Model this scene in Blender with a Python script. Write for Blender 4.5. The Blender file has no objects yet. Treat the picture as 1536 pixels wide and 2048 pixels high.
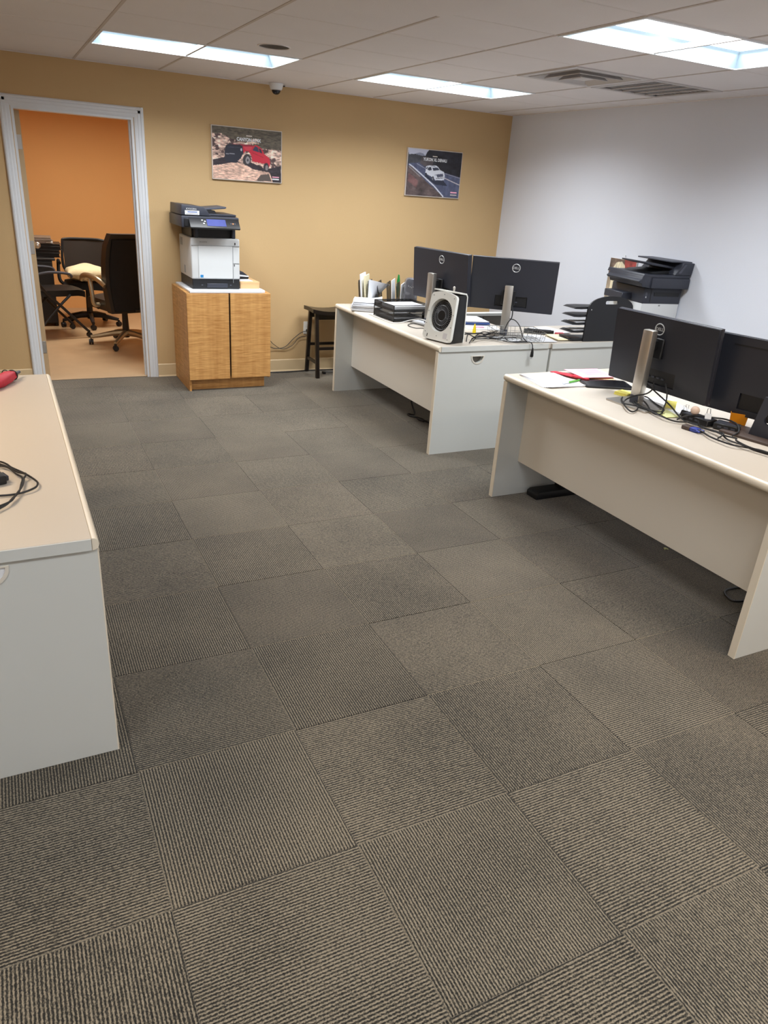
import bpy, bmesh, math, random
import numpy as np
from mathutils import Vector, Matrix
random.seed(7)
rng = np.random.default_rng(7)
SC = bpy.context.scene
COL = SC.collection
PI = math.pi

# ------------------------------------------------------------------ camera, light level
YAW, PITCH, ROLL, CAMH, FPX = 0.485, -0.417, 0.072, 1.671, 1463.5
fw = Vector((math.sin(YAW)*math.cos(PITCH), math.cos(YAW)*math.cos(PITCH), math.sin(PITCH)))
rt = Vector((math.cos(YAW), -math.sin(YAW), 0)); up = rt.cross(fw)
rt, up = rt*math.cos(ROLL)+up*math.sin(ROLL), -rt*math.sin(ROLL)+up*math.cos(ROLL)
cam = bpy.data.cameras.new('camera'); cam.sensor_fit = 'VERTICAL'; cam.sensor_height = 36
cam.lens = FPX/2048*36; cam.clip_start = 0.05
camo = bpy.data.objects.new('camera', cam); COL.objects.link(camo)
M = Matrix((( rt.x, up.x, -fw.x, 0), (rt.y, up.y, -fw.y, 0), (rt.z, up.z, -fw.z, CAMH), (0, 0, 0, 1)))
camo.matrix_world = M
SC.camera = camo
SC.view_settings.view_transform = 'Standard'; SC.view_settings.look = 'None'
SC.view_settings.exposure = 0.0; SC.view_settings.gamma = 1.0; SC.view_settings.use_curve_mapping = False
SC.cycles.use_denoising = True
SC.cycles.sample_clamp_indirect = 6.0
SC.cycles.max_bounces = 10; SC.cycles.diffuse_bounces = 6
wd = bpy.data.worlds.new('world'); SC.world = wd; wd.use_nodes = True
wd.node_tree.nodes['Background'].inputs[0].default_value = (0.6, 0.65, 0.7, 1)
wd.node_tree.nodes['Background'].inputs[1].default_value = 0.15
COOL, WARM, AMBER = (0.93, 0.97, 1.0), (1.0, 0.80, 0.58), (1.0, 0.92, 0.80)
LENS, POWER = 3.2, {'lamp_cool': (40.0, COOL), 'lamp_warm': (38.0, WARM), 'lamp_back': (46.0, AMBER), 'lamp_dim': (20.0, COOL), 'lamp_dim_warm': (20.0, WARM)}   # lens glow; watts and colour of each fixture's tubes

# ------------------------------------------------------------------ materials
def lin(c):
    c = np.asarray(c, float)/255.0
    return np.where(c <= 0.04045, c/12.92, ((c+0.055)/1.055)**2.4)
def L4(c):
    v = lin(c); return (float(v[0]), float(v[1]), float(v[2]), 1.0)
MATS = {}
def base_mat(name):
    m = bpy.data.materials.new(name); m.use_nodes = True
    nt = m.node_tree; b = nt.nodes['Principled BSDF']
    MATS[name] = m
    return m, nt, b
def N(nt, t, **kw):
    n = nt.nodes.new(t)
    for k, v in kw.items(): setattr(n, k, v)
    return n
def mat(name, rgb, rough=0.5, metal=0.0, var=0.06, vscale=6.0, bump=0.0, bscale=80.0, spec=0.5, alpha=1.0, trans=0.0, coat=0.0, stretch=None):
    m, nt, b = base_mat(name)
    tc = N(nt, 'ShaderNodeTexCoord')
    vec = tc.outputs['Object']
    if stretch:
        mp = N(nt, 'ShaderNodeMapping'); mp.inputs['Scale'].default_value = stretch
        nt.links.new(vec, mp.inputs[0]); vec = mp.outputs[0]
    nz = N(nt, 'ShaderNodeTexNoise'); nz.inputs['Scale'].default_value = vscale; nz.inputs['Detail'].default_value = 4
    nt.links.new(vec, nz.inputs['Vector'])
    mx = N(nt, 'ShaderNodeMix', data_type='RGBA')
    c = lin(rgb)
    mx.inputs[6].default_value = tuple(np.clip(c*(1-var), 0, 1))+(1,)
    mx.inputs[7].default_value = tuple(np.clip(c*(1+var), 0, 1))+(1,)
    nt.links.new(nz.outputs[0], mx.inputs[0]); nt.links.new(mx.outputs[2], b.inputs['Base Color'])
    b.inputs['Roughness'].default_value = rough; b.inputs['Metallic'].default_value = metal
    b.inputs['Specular IOR Level'].default_value = spec
    if coat: b.inputs['Coat Weight'].default_value = coat
    if alpha < 1: b.inputs['Alpha'].default_value = alpha
    if trans: b.inputs['Transmission Weight'].default_value = trans
    if bump:
        n2 = N(nt, 'ShaderNodeTexNoise'); n2.inputs['Scale'].default_value = bscale; n2.inputs['Detail'].default_value = 3
        nt.links.new(vec, n2.inputs['Vector'])
        bp = N(nt, 'ShaderNodeBump'); bp.inputs['Strength'].default_value = bump; bp.inputs['Distance'].default_value = 0.004
        nt.links.new(n2.outputs[0], bp.inputs['Height']); nt.links.new(bp.outputs[0], b.inputs['Normal'])
    return m
def emis(name, rgb, strength):
    m, nt, b = base_mat(name)
    b.inputs['Base Color'].default_value = (0.8, 0.8, 0.8, 1)
    b.inputs['Emission Color'].default_value = tuple(rgb)+(1,)
    b.inputs['Emission Strength'].default_value = strength
    return m
def carpet_mat():
    m, nt, b = base_mat('ribbed_carpet')
    tc = N(nt, 'ShaderNodeTexCoord'); oi = N(nt, 'ShaderNodeObjectInfo'); geo = N(nt, 'ShaderNodeNewGeometry')
    sep = N(nt, 'ShaderNodeSeparateXYZ'); nt.links.new(tc.outputs['Object'], sep.inputs[0])
    off = N(nt, 'ShaderNodeVectorMath', operation='ADD')
    rnd = N(nt, 'ShaderNodeVectorMath', operation='SCALE'); rnd.inputs[0].default_value = (17, 31, 7)
    nt.links.new(oi.outputs['Random'], rnd.inputs['Scale'])
    nt.links.new(tc.outputs['Object'], off.inputs[0]); nt.links.new(rnd.outputs[0], off.inputs[1])
    # wobble of the ribs
    wn = N(nt, 'ShaderNodeTexNoise'); wn.inputs['Scale'].default_value = 110; wn.inputs['Detail'].default_value = 2
    nt.links.new(off.outputs[0], wn.inputs['Vector'])
    wm = N(nt, 'ShaderNodeMath', operation='MULTIPLY_ADD'); wm.inputs[1].default_value = 0.0022
    nt.links.new(wn.outputs[0], wm.inputs[0]); nt.links.new(sep.outputs[0], wm.inputs[2])
    ph = N(nt, 'ShaderNodeMath', operation='MULTIPLY'); ph.inputs[1].default_value = 2*PI/0.0087
    nt.links.new(wm.outputs[0], ph.inputs[0])
    sn = N(nt, 'ShaderNodeMath', operation='SINE'); nt.links.new(ph.outputs[0], sn.inputs[0])
    # fibre speckle, stretched along the rib
    mp = N(nt, 'ShaderNodeMapping'); mp.inputs['Scale'].default_value = (330, 170, 100); nt.links.new(off.outputs[0], mp.inputs[0])
    fn = N(nt, 'ShaderNodeTexNoise'); fn.inputs['Scale'].default_value = 1.0; fn.inputs['Detail'].default_value = 3; fn.inputs['Roughness'].default_value = 0.7
    nt.links.new(mp.outputs[0], fn.inputs['Vector'])
    a = N(nt, 'ShaderNodeMath', operation='MULTIPLY_ADD'); a.inputs[1].default_value = 0.30; a.inputs[2].default_value = -0.545
    nt.links.new(sn.outputs[0], a.inputs[0])
    fm = N(nt, 'ShaderNodeMath', operation='MULTIPLY_ADD'); fm.inputs[1].default_value = 1.95
    nt.links.new(fn.outputs[0], fm.inputs[0]); nt.links.new(a.outputs[0], fm.inputs[2])
    # worn blotches over the whole floor
    bn = N(nt, 'ShaderNodeTexNoise'); bn.inputs['Scale'].default_value = 2.2; bn.inputs['Detail'].default_value = 4
    nt.links.new(geo.outputs['Position'], bn.inputs['Vector'])
    bm_ = N(nt, 'ShaderNodeMath', operation='MULTIPLY_ADD'); bm_.inputs[1].default_value = 0.40; nt.links.new(bn.outputs[0], bm_.inputs[0])
    nt.links.new(fm.outputs[0], bm_.inputs[2])
    tv = N(nt, 'ShaderNodeMath', operation='MULTIPLY_ADD'); tv.inputs[1].default_value = 0.10; nt.links.new(oi.outputs['Random'], tv.inputs[0])
    nt.links.new(bm_.outputs[0], tv.inputs[2])
    cr = N(nt, 'ShaderNodeValToRGB'); e = cr.color_ramp.elements
    e[0].position = 0.25; e[0].color = L4((21, 21, 20)); e[1].position = 1.2; e[1].color = L4((136, 126, 109))
    e[1].position = 1.0
    k = e.new(0.6); k.color = L4((53, 50, 44))
    nt.links.new(tv.outputs[0], cr.inputs[0]); nt.links.new(cr.outputs[0], b.inputs['Base Color'])
    b.inputs['Roughness'].default_value = 0.95; b.inputs['Specular IOR Level'].default_value = 0.1
    b.inputs['Sheen Weight'].default_value = 0.25; b.inputs['Sheen Roughness'].default_value = 0.5
    bp = N(nt, 'ShaderNodeBump'); bp.inputs['Strength'].default_value = 0.45; bp.inputs['Distance'].default_value = 0.003
    nt.links.new(fm.outputs[0], bp.inputs['Height']); nt.links.new(bp.outputs[0], b.inputs['Normal'])
    return m
def maple_mat():
    m, nt, b = base_mat('figured_maple')
    tc = N(nt, 'ShaderNodeTexCoord')
    mp = N(nt, 'ShaderNodeMapping'); mp.inputs['Scale'].default_value = (4, 4, 55); nt.links.new(tc.outputs['Object'], mp.inputs[0])
    n1 = N(nt, 'ShaderNodeTexNoise'); n1.inputs['Scale'].default_value = 1.6; n1.inputs['Detail'].default_value = 5; n1.inputs['Distortion'].default_value = 1.2
    nt.links.new(mp.outputs[0], n1.inputs['Vector'])
    mp2 = N(nt, 'ShaderNodeMapping'); mp2.inputs['Scale'].default_value = (22, 22, 1.2); nt.links.new(tc.outputs['Object'], mp2.inputs[0])
    n2 = N(nt, 'ShaderNodeTexNoise'); n2.inputs['Scale'].default_value = 1.0; n2.inputs['Detail'].default_value = 3
    nt.links.new(mp2.outputs[0], n2.inputs['Vector'])
    ad = N(nt, 'ShaderNodeMath', operation='MULTIPLY_ADD'); ad.inputs[1].default_value = 0.5
    nt.links.new(n2.outputs[0], ad.inputs[0]); nt.links.new(n1.outputs[0], ad.inputs[2])
    cr = N(nt, 'ShaderNodeValToRGB'); e = cr.color_ramp.elements
    e[0].position = 0.5; e[0].color = L4((176, 122, 64)); e[1].position = 1.0; e[1].color = L4((222, 172, 108))
    nt.links.new(ad.outputs[0], cr.inputs[0]); nt.links.new(cr.outputs[0], b.inputs['Base Color'])
    b.inputs['Roughness'].default_value = 0.42
    return m
def colattr_mat(name, rough=0.45):
    m, nt, b = base_mat(name)
    at = N(nt, 'ShaderNodeAttribute'); at.attribute_name = 'print'
    nt.links.new(at.outputs['Color'], b.inputs['Base Color']); b.inputs['Roughness'].default_value = rough
    return m

mat('tan_paint', (202, 171, 125), 0.75, var=0.03, vscale=2.0, bump=0.12, bscale=120)
mat('white_paint', (222, 226, 236), 0.8, var=0.02, vscale=1.5, bump=0.12, bscale=120)
mat('orange_paint', (228, 174, 112), 0.8, var=0.03, vscale=2.0, bump=0.1, bscale=120)
mat('trim_white', (222, 226, 232), 0.35, var=0.02)
mat('jamb_tan', (188, 160, 122), 0.5)
mat('vinyl_base', (214, 190, 150), 0.5, var=0.04)
mat('lino', (186, 158, 124), 0.38, var=0.12, vscale=5, bump=0.05, bscale=40)
mat('ceiling_tile', (230, 227, 229), 0.9, var=0.03, vscale=3, bump=0.25, bscale=160)
mat('ceiling_tee', (196, 186, 180), 0.6, var=0.04)
mat('ceiling_tee_cross', (226, 222, 223), 0.6, var=0.04)
mat('white_enamel', (232, 236, 240), 0.35, var=0.01)
mat('reflector_blue', (186, 208, 222), 0.45, var=0.01)
mat('vent_grey', (200, 197, 198), 0.5, var=0.03)
mat('vent_dark', (58, 58, 62), 0.8); mat('vent_mid', (136, 133, 135), 0.7)
mat('sub_floor', (70, 66, 60), 0.9)
mat('plenum', (150, 146, 142), 0.9)
mat('desk_top', (197, 188, 176), 0.38, var=0.025, vscale=3)
mat('desk_panel', (203, 205, 202), 0.5, var=0.025, vscale=3)
mat('desk_modesty', (214, 208, 197), 0.5, var=0.02, vscale=3)
mat('desk_edge', (226, 216, 198), 0.35, var=0.02)
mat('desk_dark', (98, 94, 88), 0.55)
mat('black_plastic', (24, 25, 29), 0.45, var=0.08)
mat('monitor_black', (44, 46, 55), 0.38, var=0.05)
mat('screen_glass', (6, 6, 9), 0.08)
mat('slate_plastic', (50, 53, 64), 0.45, var=0.05)
mat('slate_light', (72, 75, 86), 0.5, var=0.05)
mat('silver', (196, 192, 186), 0.33, metal=0.85, var=0.04)
mat('chrome', (205, 205, 205), 0.18, metal=1.0)
mat('champagne', (178, 162, 134), 0.32, metal=0.7, var=0.06)
mat('logo_silver', (206, 208, 210), 0.35, metal=0.2)
mat('printer_white', (212, 215, 217), 0.42, var=0.015)
mat('printer_seam', (150, 154, 158), 0.6)
mat('screen_blue', (74, 82, 140), 0.2, var=0.15, vscale=20)
mat('button_orange', (230, 140, 90), 0.5)
mat('sticker_blue', (40, 130, 190), 0.5)
mat('sticker_white', (226, 230, 236), 0.5, var=0.03)
mat('ink_blue', (90, 110, 160), 0.6)
mat('ink_dark', (60, 62, 70), 0.6)
mat('paper', (226, 228, 233), 0.7, var=0.02)
mat('paper_grey', (206, 208, 214), 0.7, var=0.03)
mat('paper_pink', (246, 176, 200), 0.7, var=0.04)
mat('ink_violet', (190, 110, 180), 0.7)
mat('folder_red', (196, 44, 60), 0.55)
mat('folder_manila', (226, 202, 160), 0.7)
mat('folder_cream', (236, 226, 190), 0.7)
mat('sticky_yellow', (238, 228, 120), 0.7)
mat('sticky_pale', (228, 232, 170), 0.7)
mat('folder_blue', (60, 110, 200), 0.5)
mat('cable_black', (22, 22, 24), 0.5)
mat('cable_white', (226, 226, 224), 0.5)
mat('mesh_black', (26, 27, 29), 0.5, alpha=0.62)
mat('wire_black', (20, 20, 22), 0.4)
mat('wire_steel', (120, 120, 118), 0.35, metal=0.7)
mat('stool_black', (24, 18, 16), 0.3, var=0.15)
mat('fan_white', (222, 222, 216), 0.4, var=0.01)
mat('fan_black', (16, 17, 19), 0.4)
mat('fan_grille', (96, 98, 102), 0.35)
mat('orange_plastic', (246, 156, 24), 0.35, var=0.05, trans=0.15)
mat('beige_ball', (228, 202, 184), 0.6)
mat('vga_blue', (50, 66, 150), 0.45)
mat('dark_brown', (74, 60, 54), 0.5)
mat('umbrella_red', (192, 36, 58), 0.6, var=0.15, vscale=30)
mat('pen_green', (90, 160, 60), 0.4)
mat('green_plastic', (20, 120, 50), 0.35)
mat('grey_gloss', (92, 92, 98), 0.15, coat=0.6)
mat('card', (214, 176, 128), 0.75, var=0.06)
mat('tablet_black', (14, 15, 19), 0.12)
mat('leather_black', (20, 19, 20), 0.42, bump=0.2, bscale=90)
mat('fabric_black', (16, 16, 19), 0.9, bump=0.3, bscale=200)
mat('chair_mesh', (34, 26, 22), 0.7, alpha=0.9)
mat('fleece', (238, 222, 184), 0.95, var=0.08, vscale=60, bump=0.8, bscale=140)
mat('cabinet_black', (26, 24, 24), 0.5)
mat('binder_grey', (120, 108, 98), 0.45)
mat('binder_black', (34, 30, 30), 0.4)
mat('dome_smoke', (28, 28, 34), 0.08)
mat('canvas_edge', (214, 206, 198), 0.6)
mat('poster_back', (70, 64, 60), 0.6)
mat('outlet_white', (226, 224, 216), 0.4)
mat('speaker_grille', (192, 185, 180), 0.8)
mat('teal', (60, 180, 180), 0.5)
mat('yellow_plastic', (240, 214, 30), 0.4)
carpet_mat(); maple_mat(); colattr_mat('print_matte'); colattr_mat('print_canvas', 0.6)
emis('lamp_cool', COOL, LENS); emis('lamp_warm', WARM, LENS); emis('lamp_back', AMBER, LENS); emis('lamp_dim', COOL, LENS); emis('lamp_dim_warm', WARM, LENS)

# ------------------------------------------------------------------ mesh helpers
class B:
    def __init__(s): s.bm = bmesh.new()
    def _merge(s, t, Mx=None):
        if Mx is not None: bmesh.ops.transform(t, matrix=Mx, verts=t.verts)
        me = bpy.data.meshes.new('tmp'); t.to_mesh(me); t.free(); s.bm.from_mesh(me); bpy.data.meshes.remove(me); return s
    def box(s, x0, x1, y0, y1, z0, z1, bev=0.0, seg=1, Mx=None):
        t = bmesh.new(); bmesh.ops.create_cube(t, size=1.0)
        for v in t.verts:
            v.co = Vector(((x0+x1)/2+v.co.x*(x1-x0), (y0+y1)/2+v.co.y*(y1-y0), (z0+z1)/2+v.co.z*(z1-z0)))
        if bev > 0: bmesh.ops.bevel(t, geom=list(t.edges), offset=bev, segments=seg, affect='EDGES', profile=0.5)
        return s._merge(t, Mx)
    def cyl(s, c, r, h, axis='z', seg=24, r2=None, bev=0.0, Mx=None):
        t = bmesh.new(); bmesh.ops.create_cone(t, cap_ends=True, segments=seg, radius1=r, radius2=r if r2 is None else r2, depth=h)
        if bev > 0: bmesh.ops.bevel(t, geom=[e for e in t.edges if len(e.link_faces) == 2 and abs(e.calc_face_angle()) > 1.0], offset=bev, segments=2, affect='EDGES', profile=0.5)
        R = {'z': Matrix(), 'x': Matrix.Rotation(PI/2, 4, 'Y'), 'y': Matrix.Rotation(-PI/2, 4, 'X')}[axis]
        m = Matrix.Translation(c) @ R
        return s._merge(t, (Mx @ m) if Mx is not None else m)
    def ball(s, c, r, sc=(1, 1, 1), u=20, v=12, Mx=None):
        t = bmesh.new(); bmesh.ops.create_uvsphere(t, u_segments=u, v_segments=v, radius=r)
        m = Matrix.Translation(c) @ Matrix.Diagonal((*sc, 1))
        return s._merge(t, (Mx @ m) if Mx is not None else m)
    def torus(s, c, R, r, axis='z', seg=32, rs=8, Mx=None, sx=1.0, sy=1.0):
        pts = [Vector((R*sx*math.cos(a), R*sy*math.sin(a), 0)) for a in [2*PI*i/seg for i in range(seg)]]
        RR = {'z': Matrix(), 'x': Matrix.Rotation(PI/2, 4, 'Y'), 'y': Matrix.Rotation(-PI/2, 4, 'X')}[axis]
        m = Matrix.Translation(c) @ RR
        if Mx is not None: m = Mx @ m
        return s.tube([m @ p for p in pts], r, rs, closed=True)
    def tube(s, pts, r, seg=6, closed=False, radii=None):
        pts = [Vector(p) for p in pts]; n = len(pts); rings = []
        prev = None
        for i, p in enumerate(pts):
            if closed: t = pts[(i+1) % n]-pts[i-1]
            else: t = pts[min(i+1, n-1)]-pts[max(i-1, 0)]
            if t.length < 1e-9: t = Vector((0, 0, 1))
            t.normalize()
            if prev is None:
                a = Vector((0, 0, 1)) if abs(t.z) < 0.9 else Vector((1, 0, 0)); u = t.cross(a).normalized()
            else:
                u = prev-t*prev.dot(t)
                u = u.normalized() if u.length > 1e-6 else t.orthogonal().normalized()
            prev = u; w = t.cross(u); rr = radii[i] if radii else r
            rings.append([s.bm.verts.new(p+(u*math.cos(2*PI*k/seg)+w*math.sin(2*PI*k/seg))*rr) for k in range(seg)])
        m = n if closed else n-1
        for i in range(m):
            a, b = rings[i], rings[(i+1) % n]
            for k in range(seg): s.bm.faces.new((a[k], a[(k+1) % seg], b[(k+1) % seg], b[k]))
        if not closed:
            s.bm.faces.new(list(reversed(rings[0]))); s.bm.faces.new(rings[-1])
        return s
    def bar(s, a, b, w, h=None, bev=0.0, roll=0.0):
        a, b = Vector(a), Vector(b); d = b-a; h = h or w
        q = d.to_track_quat('Z', 'Y').to_matrix().to_4x4()
        return s.box(-w/2, w/2, -h/2, h/2, 0, d.length, bev, 1, Matrix.Translation(a) @ q @ Matrix.Rotation(roll, 4, 'Z'))
    def prism(s, poly, t0, t1, axis='z', holes=(), bev=0.0, Mx=None):
        # polygon (2D) extruded along axis: 'z' (x,y), 'y' (x,z), 'x' (y,z)
        t = bmesh.new()
        def mk(p, h): return {'z': (p[0], p[1], h), 'y': (p[0], h, p[1]), 'x': (h, p[0], p[1])}[axis]
        if not holes:
            lo = [t.verts.new(mk(p, t0)) for p in poly]; hi = [t.verts.new(mk(p, t1)) for p in poly]
            t.faces.new(lo); t.faces.new(list(reversed(hi))); n = len(poly)
            for i in range(n): t.faces.new((lo[i], hi[i], hi[(i+1) % n], lo[(i+1) % n]))
        else:
            loops = [list(poly)]+[list(h) for h in holes]; rl, rh = [], []
            for h, store in ((t0, rl), (t1, rh)):
                es = []
                for lp in loops:
                    vs = [t.verts.new(mk(p, h)) for p in lp]; store.append(vs)
                    for i in range(len(vs)): es.append(t.edges.new((vs[i], vs[(i+1) % len(vs)])))
                bmesh.ops.triangle_fill(t, use_beauty=True, use_dissolve=False, edges=es)
            for lo, hi in zip(rl, rh):
                n = len(lo)
                for i in range(n): t.faces.new((lo[i], hi[i], hi[(i+1) % n], lo[(i+1) % n]))
        bmesh.ops.recalc_face_normals(t, faces=t.faces)
        if bev > 0: bmesh.ops.bevel(t, geom=[e for e in t.edges if len(e.link_faces) == 2 and e.calc_face_angle() > 0.6], offset=bev, segments=2, affect='EDGES', profile=0.5)
        return s._merge(t, Mx)
    def lathe(s, prof, seg=32, c=(0, 0, 0), Mx=None):
        t = bmesh.new(); rings = []
        for r, z in prof:
            rings.append([t.verts.new((max(r, 1e-5)*math.cos(2*PI*k/seg), max(r, 1e-5)*math.sin(2*PI*k/seg), z)) for k in range(seg)])
        for a, b in zip(rings[:-1], rings[1:]):
            for k in range(seg): t.faces.new((a[k], a[(k+1) % seg], b[(k+1) % seg], b[k]))
        bmesh.ops.remove_doubles(t, verts=t.verts, dist=1e-4); bmesh.ops.recalc_face_normals(t, faces=t.faces)
        m = Matrix.Translation(c)
        return s._merge(t, (Mx @ m) if Mx is not None else m)
    def grid(s, pts):  # rows of 3D points -> surface
        vs = [[s.bm.verts.new(p) for p in row] for row in pts]
        for i in range(len(vs)-1):
            for j in range(len(vs[0])-1): s.bm.faces.new((vs[i][j], vs[i][j+1], vs[i+1][j+1], vs[i+1][j]))
        return s
    def slab_grid(s, fn, nu, nv, th):  # curved sheet with thickness; fn(u,v)->point
        top = [[Vector(fn(i/nu, j/nv)) for j in range(nv+1)] for i in range(nu+1)]
        s.grid(top); bot = [[p-Vector((0, 0, th)) for p in r] for r in top]
        s.grid([list(reversed(r)) for r in bot])
        for a in (0, nu): s.grid([top[a], bot[a]] if a == 0 else [bot[a], top[a]])
        for b in (0, nv): s.grid([[r[b] for r in bot], [r[b] for r in top]] if b == 0 else [[r[b] for r in top], [r[b] for r in bot]])
        bmesh.ops.remove_doubles(s.bm, verts=s.bm.verts, dist=1e-6)
        return s
    def mesh(s, name):
        bmesh.ops.recalc_face_normals(s.bm, faces=s.bm.faces)
        me = bpy.data.meshes.new(name); s.bm.to_mesh(me); s.bm.free(); return me
    def obj(s, name, m, parent=None, smooth=0.7, loc=(0, 0, 0), rot=(0, 0, 0)):
        me = s.mesh(name); return put(name, me, m, parent, smooth, loc, rot)
def put(name, me, m, parent=None, smooth=0.7, loc=(0, 0, 0), rot=(0, 0, 0)):
    if not me.materials: me.materials.append(MATS[m])
    if smooth:
        me.polygons.foreach_set('use_smooth', [True]*len(me.polygons)); me.set_sharp_from_angle(angle=smooth)
    o = bpy.data.objects.new(name, me); COL.objects.link(o); o.location = loc; o.rotation_euler = rot
    if parent: o.parent = parent
    return o
def tag(o, label, cat, group=None):
    o['label'] = label; o['category'] = cat
    if group: o['group'] = group
    return o
def thing(name, label, cat, loc=(0, 0, 0), rz=0.0, group=None):
    o = bpy.data.objects.new(name, None); COL.objects.link(o); o.empty_display_size = 0.05
    o.location = loc; o.rotation_euler = (0, 0, rz); return tag(o, label, cat, group)
def struct(o): o['kind'] = 'structure'; return o
def child_copy(src, parent, loc, rot=(0, 0, 0), scale=None):
    c = src.copy(); COL.objects.link(c); c.parent = parent; c.location = loc; c.rotation_euler = rot
    if scale: c.scale = scale
    return c
def copy_tree(o, parent=None):
    c = o.copy(); COL.objects.link(c)
    if parent: c.parent = parent
    for ch in list(o.children): copy_tree(ch, c)
    return c
def smooth_path(pts, n=6, closed=False):
    P = [Vector(p) for p in pts]; out = []; m = len(P)
    rngi = range(m) if closed else range(m-1)
    for i in rngi:
        if closed: a, b, c, d = P[i-1], P[i], P[(i+1) % m], P[(i+2) % m]
        else: a, b, c, d = P[max(i-1, 0)], P[i], P[i+1], P[min(i+2, m-1)]
        for k in range(n):
            t = k/n
            out.append(0.5*((2*b)+(c-a)*t+(2*a-5*b+4*c-d)*t*t+(3*b-a-3*c+d)*t**3))
    if not closed: out.append(P[-1])
    return out
def text(name, body, size, m, parent, loc, rot, extrude=0.0006, ax='CENTER', sx=1.0, bold=0.012):
    cu = bpy.data.curves.new('txt', 'FONT'); cu.body = body; cu.size = size; cu.align_x = ax; cu.align_y = 'CENTER'; cu.extrude = extrude
    cu.resolution_u = 3; cu.offset = bold*size
    o = bpy.data.objects.new('txt', cu); COL.objects.link(o)
    dg = bpy.context.evaluated_depsgraph_get(); me = bpy.data.meshes.new_from_object(o.evaluated_get(dg))
    bpy.data.objects.remove(o); bpy.data.curves.remove(cu)
    me.name = name; me.materials.clear()
    if sx != 1.0:
        for v in me.vertices: v.co.x *= sx
    return put(name, me, m, parent, 0, loc, rot)
def arc(cx, cy, r, a0, a1, n): return [(cx+r*math.cos(a0+(a1-a0)*i/n), cy+r*math.sin(a0+(a1-a0)*i/n)) for i in range(n+1)]
def rrect(x0, x1, y0, y1, r, n=4):
    return arc(x1-r, y0+r, r, -PI/2, 0, n)+arc(x1-r, y1-r, r, 0, PI/2, n)+arc(x0+r, y1-r, r, PI/2, PI, n)+arc(x0+r, y0+r, r, PI, 1.5*PI, n)

# ------------------------------------------------------------------ room shell
YW, XR, ZC = 6.63, 4.58, 2.375
XL, YF = -2.35, -2.0
DX0, DX1, DZ = 0.20, 1.055, 2.035      # door opening
YB, XBL, XBR = 10.35, -1.1, 3.4         # room behind the door
floor = struct(B().box(XL, XR, YF, YW+0.05, -0.12, -0.007).obj('floor', 'sub_floor', smooth=0))
TS, TX, TY = 0.505, 0.18, 1.315
tile_me = B().box(-TS/2, TS/2, -TS/2, TS/2, -0.0065, 0.0, 0.0017).mesh('carpet_tile')
tile_me.materials.append(MATS['ribbed_carpet'])
for i in range(-5, 9):
    for j in range(-7, 11):
        x0, x1 = TX+i*TS, TX+(i+1)*TS; y0, y1 = TY+j*TS, TY+(j+1)*TS
        x0, x1, y0, y1 = max(x0, XL), min(x1, XR), max(y0, YF), min(y1, YW+0.045 if DX0 < (x0+x1)/2 < DX1 else YW)
        if x1-x0 < 0.03 or y1-y0 < 0.03: continue
        o = bpy.data.objects.new('carpet_tile', tile_me); COL.objects.link(o); o.parent = floor
        turn = (i+j) % 2
        o.location = ((x0+x1)/2, (y0+y1)/2, random.uniform(-0.0008, 0.0002))
        o.rotation_euler = (0, 0, PI/2 if turn else 0)
        sx, sy = (x1-x0)/TS, (y1-y0)/TS
        o.scale = (sy, sx, 1) if turn else (sx, sy, 1)
fl2 = struct(B().box(XBL, XBR, YW+0.05, YB, -0.12, -0.002).obj('floor', 'lino', smooth=0))

wb = B().box(XL, DX0, YW, YW+0.12, -0.1, 2.6).box(DX1, XR+0.1, YW, YW+0.12, -0.1, 2.6).box(DX0, DX1, YW, YW+0.12, DZ, 2.6)
struct(wb.obj('wall_back', 'tan_paint', smooth=0))
struct(B().box(XR, XR+0.1, YF, YW, -0.1, 2.6).obj('wall_right', 'white_paint', smooth=0))
struct(B().box(XL-0.1, XL, YF, YW+0.1, -0.1, 2.6).obj('wall_left', 'tan_paint', smooth=0))
struct(B().box(XL-0.1, XR+0.1, YF-0.1, YF, -0.1, 2.6).obj('wall_front', 'white_paint', smooth=0))
struct(B().box(XBL-0.1, XBR+0.1, YB, YB+0.1, -0.1, 2.6).obj('wall_rear', 'orange_paint', smooth=0))
struct(B().box(XBL-0.1, XBL, YW+0.12, YB, -0.1, 2.6).obj('wall_rear_left', 'orange_paint', smooth=0))
struct(B().box(XBR, XBR+0.1, YW+0.12, YB, -0.1, 2.6).obj('wall_rear_right', 'orange_paint', smooth=0))
for (a, b) in ((XL, DX0-0.07), (DX1+0.075, XR)):
    struct(B().prism([(YW, 0.0), (YW-0.012, 0.0), (YW-0.006, 0.012), (YW-0.005, 0.105), (YW, 0.112)], a, b, 'x').obj('baseboard_back', 'vinyl_base', smooth=0))
struct(B().prism([(XR, 0.0), (XR-0.012, 0.0), (XR-0.006, 0.012), (XR-0.005, 0.105), (XR, 0.112)], YF, YW, 'y').obj('baseboard_right', 'vinyl_base', smooth=0))

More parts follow.
